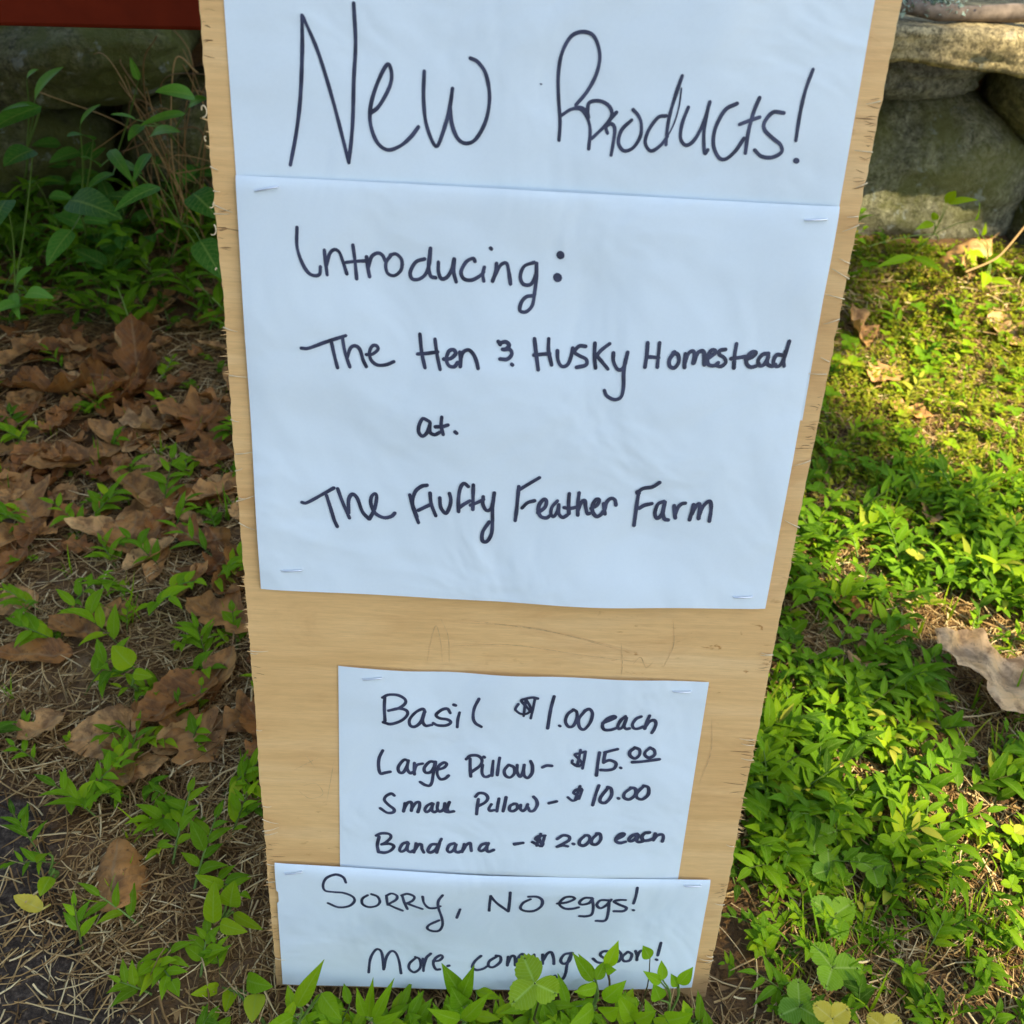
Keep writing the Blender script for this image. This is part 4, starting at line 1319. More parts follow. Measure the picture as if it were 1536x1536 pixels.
def blade_tuft(a, b, n, h):
    for k in range(n):
        az = rp.uniform(0, 6.28)
        leaf(a, (rp.gauss(0, 0.006), rp.gauss(0, 0.006), -0.002), rdir(az, rp.uniform(0.8, 1.45)), h * rp.uniform(0.5, 1.2), rp.uniform(0.0018, 0.0032), rdir(az + 3.14, 0.3), -rp.uniform(-0.9, 0.9), 0.2, 'blade', rp.uniform(0.3, 0.9))


PR_BL = proto(lambda a, b: blade_tuft(a, b, rp.randint(4, 9), rp.uniform(0.03, 0.06)), 8)


def free(x, y):
    """ground not under the board's feet"""
    return not (abs(x) < 0.178 and -0.045 < y < 0.24) and not (abs(x) < 0.16 and 0.39 < y < 0.45)


def clear_of_feet(x, y):
    return not (abs(x) < 0.153 and -0.006 < y < 0.02)


def pxof(x, y, z=0.0):
    d = np.array([x, y, z]) - CAM
    k = d @ CZ
    return 768 + F_PX * (d @ CX) / k, 768 + F_PX * (d @ CY) / k


def right_density(x, y):
    """weed cover on the right of the board: thick, thinner on a strawy strip and near the front"""
    d = 1.0 * sstep(0.13, 0.20, x)
    d *= 1 - 0.80 * sstep(0.10, 0.07, y) * sstep(-0.012, 0.012, y)          # strawy band near the front
    strip = 1.15 * math.exp(-((y - 0.355 - 0.1 * (x - 0.4)) / 0.055) ** 2) * sstep(0.2, 0.3, x)
    d *= 1 - 0.70 * strip
    d *= 0.32 + 0.9 * sstep(-0.30, 0.30, fbm(x, y, 2.0, 9.0, 3))
    return d


TAN = G(1485, 1025)                                    # the big pale leaf keeps its clearing


# --- ground cover on the right (nobody could count it)
fol, stm, moss, bl = MB(), MB(), MB(), MB()
rc = random.Random(21)
for k in range(16000):
    x, y = rc.uniform(0.12, 1.05), rc.uniform(-0.10, 1.14)
    if not free(x, y) or rc.random() > right_density(x, y):
        continue
    u_, v_ = pxof(x, y)
    if u_ < 900 or u_ > 1960 or v_ > 1780:
        continue
    z = gz(x, y)
    r_ = rc.random()
    far = sstep(0.50, 0.66, y)
    if rc.random() < 0.84 * far or math.hypot((x - TAN[0]) / 0.075, (y - TAN[1] + 0.02) / 0.07) < 1:
        continue
    if r_ < 0.36 * (1 - 0.72 * far):
        pr, s = rc.choice(PR_ST), rc.uniform(0.42, 0.85)
    elif r_ < 0.80 - 0.15 * far:
        pr, s = rc.choice(PR_SM), rc.uniform(0.55, 1.1)
    elif r_ < 0.86:
        pr, s = rc.choice(PR_CL), rc.uniform(0.5, 0.9)
    else:
        continue
    s *= 1 - 0.32 * sstep(0.14, 0.05, y)
    rz = rc.uniform(0, 6.28)
    dt = rc.gauss(-0.02, 0.20) + 0.08 * far
    splat(fol, pr[0], (x, y, z), rz, s, dt)
    if pr[1]:
        splat(stm, pr[1], (x, y, z), rz, s, 0)
for k in range(15000):
    x, y = rc.uniform(0.20, 1.05), rc.uniform(0.40, 1.14)
    if rc.random() > (0.15 + 0.85 * sstep(0.48, 0.75, y)) * (0.5 + 1.2 * max(0, fbm(x, y, 6.0, 6.0, 3) + 0.3)):
        continue
    splat(moss, rc.choice(PR_MO)[0], (x, y, gz(x, y)), rc.uniform(0, 6.28), rc.uniform(0.5, 1.05), rc.gauss(0.06, 0.16))
for k in range(2600):
    x, y = rc.uniform(-0.55, 0.75), rc.uniform(-0.08, 0.75)
    if free(x, y) and rc.random() < (0.95 * math.exp(-((y - 0.05) / 0.04) ** 2) + 0.22 if x > 0 else 0.10 * (x + 0.73 * y > -0.27)):
        splat(bl, rc.choice(PR_BL)[0], (x, y, gz(x, y)), rc.uniform(0, 6.28), rc.uniform(0.4, 1.0), rc.gauss(0, 0.15))
# thinner cover behind and left of the board
for k in range(4200):
    x, y = rc.uniform(-1.0, -0.12), rc.uniform(-0.10, 1.12)
    u_, v_ = pxof(x, y)
    if u_ < -440 or u_ > 640 or v_ > 1780 or not free(x, y):
        continue
    d = 0.0
    d += 0.24 * math.exp(-((x + 0.165) / 0.05) ** 2) * sstep(0.30, 0.05, y)                  # along the board's foot
    d += 0.20 * math.exp(-((x + 0.30 + 0.1 * (y - 0.13)) / 0.055) ** 2 - ((y - 0.145) / 0.035) ** 2)   # clump by the straw
    d += 0.16 * math.exp(-((x + 0.27) / 0.06) ** 2 - ((y - 0.31) / 0.07) ** 2)
    d += 0.14 * math.exp(-((x + 0.45) / 0.09) ** 2 - ((y - 0.42) / 0.07) ** 2)
    d += 0.50 * sstep(0.78, 1.0, y)                                                      # thick at the wall's foot
    d += 0.035 + 0.05 * sstep(0.10, 0.2, y) * sstep(0.75, 0.6, y)
    if x + 0.73 * y < -0.285:
        d *= 0.0                                                                         # bare drive edge
    if rc.random() > d:
        continue
    pr = rc.choice(PR_ST if rc.random() < 0.55 else PR_SM)
    s, rz = rc.uniform(0.4, 0.85) * (1.7 if y > 0.8 else 1), rc.uniform(0, 6.28)
    splat(fol, pr[0], (x, y, gz(x, y)), rz, s, rc.gauss(-0.02, 0.13) - 0.16 * sstep(0.7, 0.9, y))
    if pr[1]:
        splat(stm, pr[1], (x, y, gz(x, y)), rz, s, 0)
tag(fol.build('ground_cover', M_WEED), kind='stuff')
tag(stm.build('ground_cover_stems', M_STEM), kind='stuff')
tag(moss.build('moss', M_MOSS), kind='stuff')
tag(bl.build('grass', M_WEED), kind='stuff')

# --- dry straw and crumbs of litter
straw = MB()
def straw_clump(a, n, rad):
    for k in range(n):
        ln, az = rp.uniform(0.008, 0.034) * (1.7 if rp.random() < 0.10 else 1), rp.uniform(0, 6.28)
        bend, el = rp.gauss(0, 0.6), rp.gauss(0, 0.12)
        pa, q, a_ = [], np.array([rp.gauss(0, rad), rp.gauss(0, rad), rp.uniform(0.0005, 0.007)]), az
        for i in range(4):
            pa.append(q.copy())
            q = q + rdir(a_, el) * ln / 3
            a_ += bend / 4
        r0 = rp.uniform(0.0003, 0.00085)
        a.add(*tube_arr(pa, [r0, r0, r0 * 0.9, r0 * 0.5], 3), min(1, max(0, rp.gauss(0.55, 0.25))))


PR_SW = proto(lambda a, b: straw_clump(a, 22, 0.018), 36)
for k in range(10500):
    x, y = rc.uniform(-1.0, 1.0), rc.uniform(-0.12, 1.12)
    u_, v_ = pxof(x, y)
    if u_ < -420 or u_ > 1960 or v_ > 1780 or not clear_of_feet(x, y):
        continue
    d = (0.95 - 0.45 * sstep(0.20, 0.36, y)) if x < 0 else 0.75
    d *= 0.25 + 1.3 * sstep(-0.4, 0.3, fbm(x, y, 9.0, 7.0, 3))
    if x + 0.73 * y + 1.6 * max(0, y - 0.13) < -0.27:
        d *= 0.16
    if y > 0.6:
        d *= 0.6 if x < 0 else 1.1
    if rc.random() > d:
        continue
    splat(straw, rc.choice(PR_SW)[0], (x, y, gz(x, y)), rc.uniform(0, 6.28), rc.uniform(0.7, 1.25), rc.gauss(0.02, 0.10))
for k in range(24000):                                             # crumbs: chips of leaf and bark
    x, y = rc.uniform(-1.0, 1.0), rc.uniform(-0.12, 1.12)
    u_, v_ = pxof(x, y)
    if u_ < -420 or u_ > 1960 or v_ > 1780:
        continue
    if x + 0.73 * y < -0.29 and rc.random() < 0.6:
        continue
    s = rc.uniform(0.001, 0.0034)
    c = np.array([x, y, gz(x, y) + 0.002])
    q = [c + np.array([rc.gauss(0, s), rc.gauss(0, s), rc.uniform(-0.2, 0.9) * s]) for _ in range(4)]
    straw.add(q, [(0, 1, 2), (0, 2, 3)], min(1, max(0, rc.gauss(0.28, 0.16))))
tag(straw.build('dry_grass_litter', M_STRAW), kind='stuff')

# dry stalks hanging by the wall beside the dark boulder
ds = MB()
for k in range(46):
    x0 = rc.uniform(-0.52, -0.34)
    p0 = np.array([x0, rc.uniform(0.98, 1.10), 0.03])
    p1 = p0 + np.array([rc.gauss(0, 0.06), rc.gauss(0.02, 0.03), rc.uniform(0.12, 0.30)])
    p2 = p1 + np.array([rc.gauss(0, 0.08), rc.gauss(0, 0.03), rc.uniform(-0.08, 0.08)])
    ds.add(*tube_arr(smooth_path([p0, (p0 + p1) / 2 + rc.gauss(0, 0.012), p1, p2], 9), rc.uniform(0.0005, 0.0011), 4), rc.uniform(0.1, 0.5))
tag(ds.build('dry_stalks', M_STRAW), kind='stuff')


# --- dead leaves, each one a thing
def dead_leaf_mesh(mb, ln, wd, lobes, curl, seed, tint, stalk=True):
    nst, nac = 30, 9
    ac = np.linspace(-1, 1, nac)
    t = np.linspace(0, 1, nst)
    env = np.sin(np.pi * t ** 0.78) ** 0.7
    rr = random.Random(seed)
    ph = rr.uniform(-0.3, 0.3)
    v, uv = [], []
    for i in range(nst):
        for j in range(nac):
            sgn = 1 if ac[j] > 0 else -1
            lob = 1 - 0.48 * (0.5 + 0.5 * math.cos(2 * math.pi * lobes * t[i] + ph + 0.4 * sgn)) ** 1.3 if lobes else 1.0
            hw = wd / 2 * max(0.03, env[i]) * lob * (1 + (0.10 if lobes else 0.20) * fbm(t[i] * 9, sgn * 2 + seed, 0, 1.0, 4) + 0.05 * abs(math.sin(t[i] * 26)))
            x = ac[j] * hw
            y = (t[i] - 0.5) * ln + abs(x) * 0.25 * (1 if lobes else 0)
            z = curl * (x * x) / wd * 3.2 + curl * 0.5 * ((t[i] - 0.4) ** 2) * ln * 1.6
            z += 0.13 * wd * fbm(x / wd * 2.2, t[i] * 3.0, seed * 3.1, 1.0, 4) + 0.012 * wd * math.sin(t[i] * 44 + abs(ac[j]) * 5)
            v.append((x, y, z))
            uv.append((ac[j] * 0.5 + 0.5, t[i]))
    tt = np.array([tint + 0.10 * fbm(p[0] * 60, p[1] * 60, seed, 1.0, 2) for p in v])
    mb.add(v, grid_faces(nst, nac), np.clip(tt, 0, 1), uv)
    if stalk:
        z0 = v[nac // 2][2]
        mb.add(*tube_arr([(0, -ln * 0.49, z0), (0.002, -ln * 0.56, z0 + 0.001), (0.004, -ln * 0.66, z0 + 0.003)], 0.0008, 5), max(0, tint - 0.2))


def put_leaf(me_o, loc, rz, tx, ty, s):
    me_o.location = loc
    me_o.rotation_euler = (tx, ty, rz)
    me_o.scale = (s, s, s)
    return me_o


# prominent leaves one can point to: (px, py, length, width, lobes, curl, tint, rz, tilt x, tilt y, label)
BIG = [
    (1485, 1022, 0.125, 0.085, 2, 0.10, 0.86, 0.9, 0.16, 0.05, 'large flat pale tan leaf at the right edge among the green weeds'),
    (1300, 985, 0.050, 0.034, 2, 0.35, 0.80, 2.2, 0.15, 0.0, 'small tan leaf between the sign and the large pale leaf'),
    (1425, 418, 0.105, 0.070, 3, -0.75, 0.72, 1.9, -0.25, 0.2, 'arched brown oak leaf propped at the foot of the big boulder'),
    (1285, 492, 0.070, 0.052, 2, 0.55, 0.66, 0.5, 0.45, 0.3, 'upright brown leaf close to the right edge of the board below the boulder'),
    (1325, 560, 0.075, 0.050, 3, 0.25, 0.70, 2.4, 0.15, -0.1, 'brown leaf lying flat on the moss right of the board'),
    (1368, 608, 0.060, 0.042, 2, 0.2, 0.62, 1.2, 0.05, 0.1, 'smaller brown leaf just below another on the moss'),
    (1515, 500, 0.095, 0.06, 3, 0.3, 0.82, 0.3, 0.1, -0.1, 'sunlit tan leaf at the right edge below the boulder'),
    (1400, 765, 0.048, 0.03, 2, 0.4, 0.78, 2.8, 0.1, 0.1, 'little orange brown leaf at the lower rim of the sunlit patch'),
    (1268, 905, 0.045, 0.03, 0, 0.4, 0.5, 0.6, 0.1, 0.1, 'dull brown leaf in the straw right of the large middle notice'),
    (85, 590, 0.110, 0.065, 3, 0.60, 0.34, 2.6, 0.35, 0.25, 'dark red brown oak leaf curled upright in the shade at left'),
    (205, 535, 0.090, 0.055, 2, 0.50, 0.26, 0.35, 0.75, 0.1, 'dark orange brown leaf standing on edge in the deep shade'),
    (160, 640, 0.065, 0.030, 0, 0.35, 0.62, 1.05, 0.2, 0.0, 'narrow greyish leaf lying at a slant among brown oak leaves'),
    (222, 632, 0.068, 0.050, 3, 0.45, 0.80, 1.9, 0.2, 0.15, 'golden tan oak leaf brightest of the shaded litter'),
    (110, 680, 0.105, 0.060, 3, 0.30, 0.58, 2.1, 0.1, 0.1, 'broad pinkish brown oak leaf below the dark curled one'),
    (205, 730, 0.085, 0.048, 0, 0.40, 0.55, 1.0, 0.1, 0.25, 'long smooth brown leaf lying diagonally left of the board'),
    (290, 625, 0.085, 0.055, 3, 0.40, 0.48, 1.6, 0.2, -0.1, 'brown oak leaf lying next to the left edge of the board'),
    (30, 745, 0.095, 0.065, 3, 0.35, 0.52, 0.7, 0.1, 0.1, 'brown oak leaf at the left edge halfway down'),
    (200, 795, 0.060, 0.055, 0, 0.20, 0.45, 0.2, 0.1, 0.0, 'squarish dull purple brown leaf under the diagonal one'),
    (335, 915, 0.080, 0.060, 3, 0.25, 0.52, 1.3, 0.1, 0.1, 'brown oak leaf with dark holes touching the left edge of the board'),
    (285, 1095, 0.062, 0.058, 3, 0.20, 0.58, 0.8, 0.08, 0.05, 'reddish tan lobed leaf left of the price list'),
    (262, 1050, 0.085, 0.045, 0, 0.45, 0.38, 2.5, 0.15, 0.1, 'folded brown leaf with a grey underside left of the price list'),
    (172, 1308, 0.058, 0.040, 0, -0.55, 0.50, 0.25, 0.1, -0.1, 'crumpled mauve brown leaf on the straw near the bottom left'),
    (45, 975, 0.070, 0.030, 0, 0.30, 0.40, 1.7, 0.1, 0.1, 'narrow grey brown leaf at the far left above the bare soil'),
    (60, 1085, 0.045, 0.032, 2, 0.4, 0.66, 2.6, 0.2, 0.1, 'small curled tan leaf in the straw at far left'),
    (40, 1350, 0.026, 0.011, 0, 0.3, 0.97, 1.2, 0.0, 0.0, 'tiny yellow leaf on the dark soil at bottom left'),
]
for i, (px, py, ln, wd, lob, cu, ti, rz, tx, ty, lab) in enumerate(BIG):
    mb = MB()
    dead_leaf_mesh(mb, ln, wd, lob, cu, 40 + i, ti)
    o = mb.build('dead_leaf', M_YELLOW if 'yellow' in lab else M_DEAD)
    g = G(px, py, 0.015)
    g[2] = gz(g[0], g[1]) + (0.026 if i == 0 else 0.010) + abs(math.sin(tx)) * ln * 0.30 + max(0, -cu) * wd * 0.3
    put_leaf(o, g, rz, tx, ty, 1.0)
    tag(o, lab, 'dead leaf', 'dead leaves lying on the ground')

rl = random.Random(3)
protos = []
for i in range(10):
    mb = MB()
    dead_leaf_mesh(mb, rl.uniform(0.055, 0.095), rl.uniform(0.035, 0.06), rl.choice((0, 2, 3, 3)), rl.uniform(0.05, 0.5), 90 + i, (0.20, 0.32, 0.42, 0.5, 0.58, 0.66, 0.74, 0.36, 0.28, 0.62)[i])
    protos.append(mb.build('dead_leaf', M_DEAD))
spots = []
while len(spots) < 230:
    x, y = rl.uniform(-0.95, -0.15), rl.uniform(0.16, 1.02)
    u_, v_ = pxof(x, y)
    if u_ < -70 or u_ > 420:
        continue
    d = math.exp(-((y - 0.58) / 0.20) ** 2) + 0.22
    if y < 0.45:
        d += 0.10
    if rl.random() < d:
        spots.append((x, y))
for i, (x, y) in enumerate(spots):
    o = protos[i] if i < len(protos) else protos[rl.randrange(len(protos))].copy()
    if i >= len(protos):
        col.objects.link(o)
    put_leaf(o, (x, y, gz(x, y) + rl.uniform(0.006, 0.016)), rl.uniform(0, 6.28), rl.gauss(0, 0.2), rl.gauss(0, 0.2), rl.uniform(0.35, 0.85))
    tag(o, 'dull brown dead leaf lying loose in the shaded litter left of the board', 'dead leaf', 'loose dead leaves in the shaded litter left of the board')
# a few on the bank above the cap stone
for i in range(14):
    o = protos[rl.randrange(len(protos))].copy()
    col.objects.link(o)
    x = rl.uniform(0.55, 0.98)
    put_leaf(o, (x, rl.uniform(1.24, 1.42), 0.395 + rl.uniform(0, 0.02)), rl.uniform(0, 6.28), rl.gauss(0, 0.3), rl.gauss(0, 0.3), rl.uniform(0.5, 0.8))
    tag(o, 'reddish brown dead leaf behind the branch on top of the stone wall', 'dead leaf', 'dead leaves on top of the stone wall')


# --- plants one can point to
def plant(name, root, label, cat, leaves, mat, kind='lance', group=None, stem_r=0.0012, stem_t=0.6):
    """leaves: (base point, tip point, width, tint, up)"""
    root = np.asarray(root, float)
    e = empty(name, root)
    tag(e, label, cat, group)
    a, b = MB(), MB()
    cen = np.mean([np.asarray(q[0], float) for q in leaves], axis=0)
    for (p0, p1, wd, ti, up) in leaves:
        p0, p1 = np.asarray(p0, float), np.asarray(p1, float)
        ln = np.linalg.norm(p1 - p0)
        if kind == 'serrate':
            serrate_leaf(a, p0, p1 - p0, ln, wd, up, ti)
        else:
            leaf(a, p0, p1 - p0, ln, wd, up, 0.5, 0.22, kind, ti, 11)
        hub_ = root + (cen - root) * 0.55
        mid = (hub_ + p0) / 2 + np.array([0.003, 0.002, 0.004])
        pth = smooth_path([hub_, mid, p0], 4)
        b.add(*tube_arr(pth, np.linspace(stem_r * 0.7, stem_r * 0.45, len(pth)), 5), stem_t)
    pth = smooth_path([root - np.array([0, 0, 0.004]), root + (cen - root) * 0.3 + np.array([0.004, 0.003, 0]), root + (cen - root) * 0.55], 5)
    b.add(*tube_arr(pth, stem_r, 5), stem_t)
    a.build('foliage', mat, e, loc=None).location = -root
    b.build('stem', M_STEM, e, loc=None).location = -root
    return e


TOCAM = (0.0, -0.55, 0.85)


def pl(lst, up=TOCAM):
    """(base px, py, depth, tip px, py, depth, width, tint) -> leaves"""
    return [(P(a, b, c), P(d, e, f), wv * 0.66, ti, up) for (a, b, c, d, e, f, wv, ti) in lst]


def rt(px, py):
    g = G(px, py)
    g[2] = gz(g[0], g[1])
    return g


# foot of the board, left to right
plant('weed', rt(432, 1560), 'weed with long pointed leaves at the left foot of the board', 'weed', pl([
    (445, 1510, -0.035, 487, 1438, -0.022, 0.016, 0.78), (482, 1490, -0.035, 512, 1530, -0.05, 0.018, 0.72), (470, 1500, -0.03, 520, 1515, -0.04, 0.017, 0.66),
    (440, 1525, -0.04, 380, 1555, -0.06, 0.016, 0.7)]), M_WEED)
plant('weed', rt(558, 1570), 'small upright weed with three narrow leaves below the no eggs strip at left', 'weed', pl([
    (552, 1530, -0.03, 560, 1465, -0.02, 0.011, 0.72), (560, 1530, -0.035, 592, 1466, -0.022, 0.011, 0.68), (548, 1525, -0.035, 535, 1480, -0.03, 0.011, 0.6),
    (562, 1535, -0.04, 605, 1515, -0.05, 0.012, 0.7)]), M_WEED)
plant('weed', rt(690, 1575), 'weed with a folded dark green leaf hiding the end of the word more', 'weed', pl([
    (694, 1495, -0.03, 662, 1444, -0.02, 0.017, 0.5), (690, 1500, -0.03, 712, 1446, -0.024, 0.015, 0.55), (694, 1510, -0.035, 676, 1478, -0.035, 0.018, 0.38),
    (690, 1530, -0.04, 640, 1512, -0.045, 0.014, 0.66), (694, 1530, -0.04, 735, 1488, -0.035, 0.014, 0.7), (690, 1540, -0.045, 704, 1580, -0.06, 0.015, 0.66)]), M_WEED)
plant('wild_strawberry', rt(800, 1580), 'wild strawberry with a big toothed three part leaf in front of the board', 'strawberry plant', pl([
    (802, 1475, -0.045, 784, 1432, -0.03, 0.026, 0.83), (802, 1475, -0.045, 766, 1508, -0.055, 0.027, 0.82), (802, 1475, -0.045, 838, 1492, -0.045, 0.026, 0.78)]), M_BERRY, 'serrate', None, 0.0011, 0.3)
plant('weed', rt(872, 1580), 'weed with a pair of slim leaves reaching over the end of the word coming', 'weed', pl([
    (890, 1472, -0.03, 858, 1428, -0.02, 0.012, 0.6), (892, 1468, -0.028, 867, 1430, -0.018, 0.010, 0.72), (894, 1470, -0.03, 908, 1440, -0.02, 0.011, 0.62),
    (895, 1480, -0.035, 860, 1488, -0.045, 0.012, 0.7), (890, 1510, -0.04, 850, 1540, -0.06, 0.016, 0.7)]), M_WEED)
plant('weed', rt(902, 1570), 'taller weed with one bright leaf across the word soon', 'weed', pl([
    (910, 1450, -0.024, 928, 1410, -0.015, 0.013, 0.78), (908, 1452, -0.025, 925, 1455, -0.03, 0.010, 0.6), (905, 1500, -0.035, 940, 1470, -0.03, 0.016, 0.68),
    (903, 1520, -0.04, 930, 1510, -0.045, 0.018, 0.74)]), M_WEED, 'lance', None, 0.0008, 0.1)
plant('weed', rt(945, 1575), 'leaning weed ending in a single bud like leaf at the end of the word soon', 'weed', pl([
    (975, 1438, -0.022, 964, 1418, -0.016, 0.012, 0.62), (950, 1530, -0.04, 925, 1490, -0.035, 0.018, 0.72), (950, 1530, -0.04, 985, 1515, -0.045, 0.018, 0.74)]), M_WEED, 'lance', None, 0.0008, 0.1)
plant('weed', rt(1000, 1575), 'leafy weed at the right foot of the board with upright pale leaves', 'weed', pl([
    (994, 1470, -0.03, 992, 1440, -0.02, 0.010, 0.72), (992, 1474, -0.03, 964, 1456, -0.028, 0.010, 0.66), (1018, 1476, -0.03, 1040, 1450, -0.024, 0.012, 0.68),
    (1016, 1480, -0.03, 1006, 1460, -0.025, 0.010, 0.6), (990, 1500, -0.035, 980, 1475, -0.03, 0.016, 0.5), (1000, 1530, -0.045, 1040, 1520, -0.05, 0.02, 0.7)]), M_WEED)
rw = random.Random(8)
for k in range(48):                                              # low seedlings filling the gaps along the foot
    px = 430 + 640 * (k + rw.random()) / 48
    r0 = rt(px, rw.uniform(1530, 1600))
    lv = []
    for j in range(8):
        b0 = r0 + np.array([rw.gauss(0, 0.006), rw.gauss(0, 0.006), rw.uniform(0.006, 0.024)])
        lv.append((b0, b0 + rdir(rw.uniform(0, 6.28), rw.uniform(0.1, 0.8)) * rw.uniform(0.012, 0.022), rw.uniform(0.005, 0.008), rw.uniform(0.45, 0.92), (0, -0.2, 1)))
    plant('weed_seedling', r0, 'low green seedling in the row of weeds along the foot of the board', 'weed', lv, M_WEED, 'lance', 'seedlings along the foot of the board', 0.0008)

# right side: toothed leaves and yellow leaves
for (px, py, s, lab) in ((1238, 1360, 0.034, 'round toothed strawberry leaf right of the no eggs strip'), (1235, 1440, 0.036, 'wide toothed strawberry leaf nearest the bottom right grass'),
                         (1232, 1292, 0.030, 'rounded strawberry leaf under the dense weeds right of the price list'), (1298, 1290, 0.030, 'bright strawberry leaf at the front rim of the dense weeds'),
                         (1160, 1140, 0.026, 'darker fan shaped strawberry leaf beside the right edge of the board'), (1210, 1245, 0.032, 'broad dark strawberry leaf in the shade of the board'),
                         (1385, 1020, 0.022, 'small three part leaf next to the large pale dead leaf'), (1185, 1500, 0.032, 'toothed leaf with insect holes left of the yellow leaf')):
    r0 = rt(px + 6, py + 24)
    top = r0 + np.array([0, 0.0, 0.020])
    a0 = rw.uniform(0, 6.28)
    plant('wild_strawberry', r0, lab, 'strawberry plant', [(top, top + rdir(a0 + 2.09 * q, rw.uniform(0.0, 0.3)) * s * 0.56, s * 0.55, rw.uniform(0.3, 0.62), (0, -0.15, 1)) for q in range(3)], M_BERRY, 'serrate', 'strawberry plants right of the board')
for (px, py, s, lab) in ((1222, 1508, 0.014, 'bright yellow strawberry leaf at the bottom right'), (1298, 1522, 0.013, 'smaller yellow leaf right of the bright yellow one')):
    r0 = rt(px, py + 60)
    top = r0 + np.array([0, 0, 0.05])
    plant('yellow_strawberry', r0, lab, 'strawberry plant', [(top, top + rdir(a_, 0.15) * s, s, rw.random(), (0, -0.2, 1)) for a_ in (0.5, 2.5, 4.6)], M_YELLOW, 'serrate')
# sprigs against the boulder
plant('sprig', rt(1395, 395), 'sunlit sprig with bright narrow leaves in front of the big boulder', 'weed', [
    (P(1418, 305, 1.02), P(1434, 286, 1.0), 0.014, 0.9, TOCAM), (P(1422, 305, 1.02), P(1468, 300, 1.0), 0.012, 0.92, TOCAM), (P(1400, 335, 1.0), P(1372, 345, 0.98), 0.012, 0.85, TOCAM),
    (P(1398, 330, 1.0), P(1405, 320, 0.98), 0.012, 0.85, TOCAM), (P(1462, 330, 1.02), P(1468, 302, 1.0), 0.012, 0.7, TOCAM), (P(1370, 385, 0.96), P(1415, 410, 0.92), 0.014, 0.72, TOCAM),
    (P(1370, 385, 0.96), P(1312, 402, 0.93), 0.013, 0.75, TOCAM), (P(1300, 370, 0.98), P(1285, 360, 0.95), 0.013, 0.7, TOCAM)], M_WEED, 'lance', None, 0.0010, 0.9)
plant('sprig', rt(1475, 425), 'second sunlit sprig with stacked leaves to the right of the boulder face', 'weed', [
    (P(1468, 360, 1.0), P(1458, 342, 0.98), 0.013, 0.93, TOCAM), (P(1472, 352, 1.0), P(1478, 332, 0.98), 0.012, 0.93, TOCAM), (P(1476, 385, 1.0), P(1447, 380, 0.97), 0.013, 0.9, TOCAM),
    (P(1478, 395, 1.0), P(1508, 380, 0.98), 0.012, 0.9, TOCAM), (P(1480, 410, 0.98), P(1474, 432, 0.95), 0.016, 0.8, TOCAM), (P(1482, 420, 0.98), P(1520, 428, 0.95), 0.014, 0.88, TOCAM)], M_WEED, 'lance', None, 0.0010, 0.9)
mb = MB()
mb.add(*tube_arr(smooth_path([P(1448, 408, 0.95), P(1490, 390, 0.97), P(1512, 370, 0.99), P(1540, 336, 1.02), P(1580, 290, 1.04)], 5), 0.0016, 6), 0.5)
tag(mb.build('thin_twig', M_STRAW), 'thin bare twig slanting up to the right edge beside the boulder', 'twig')

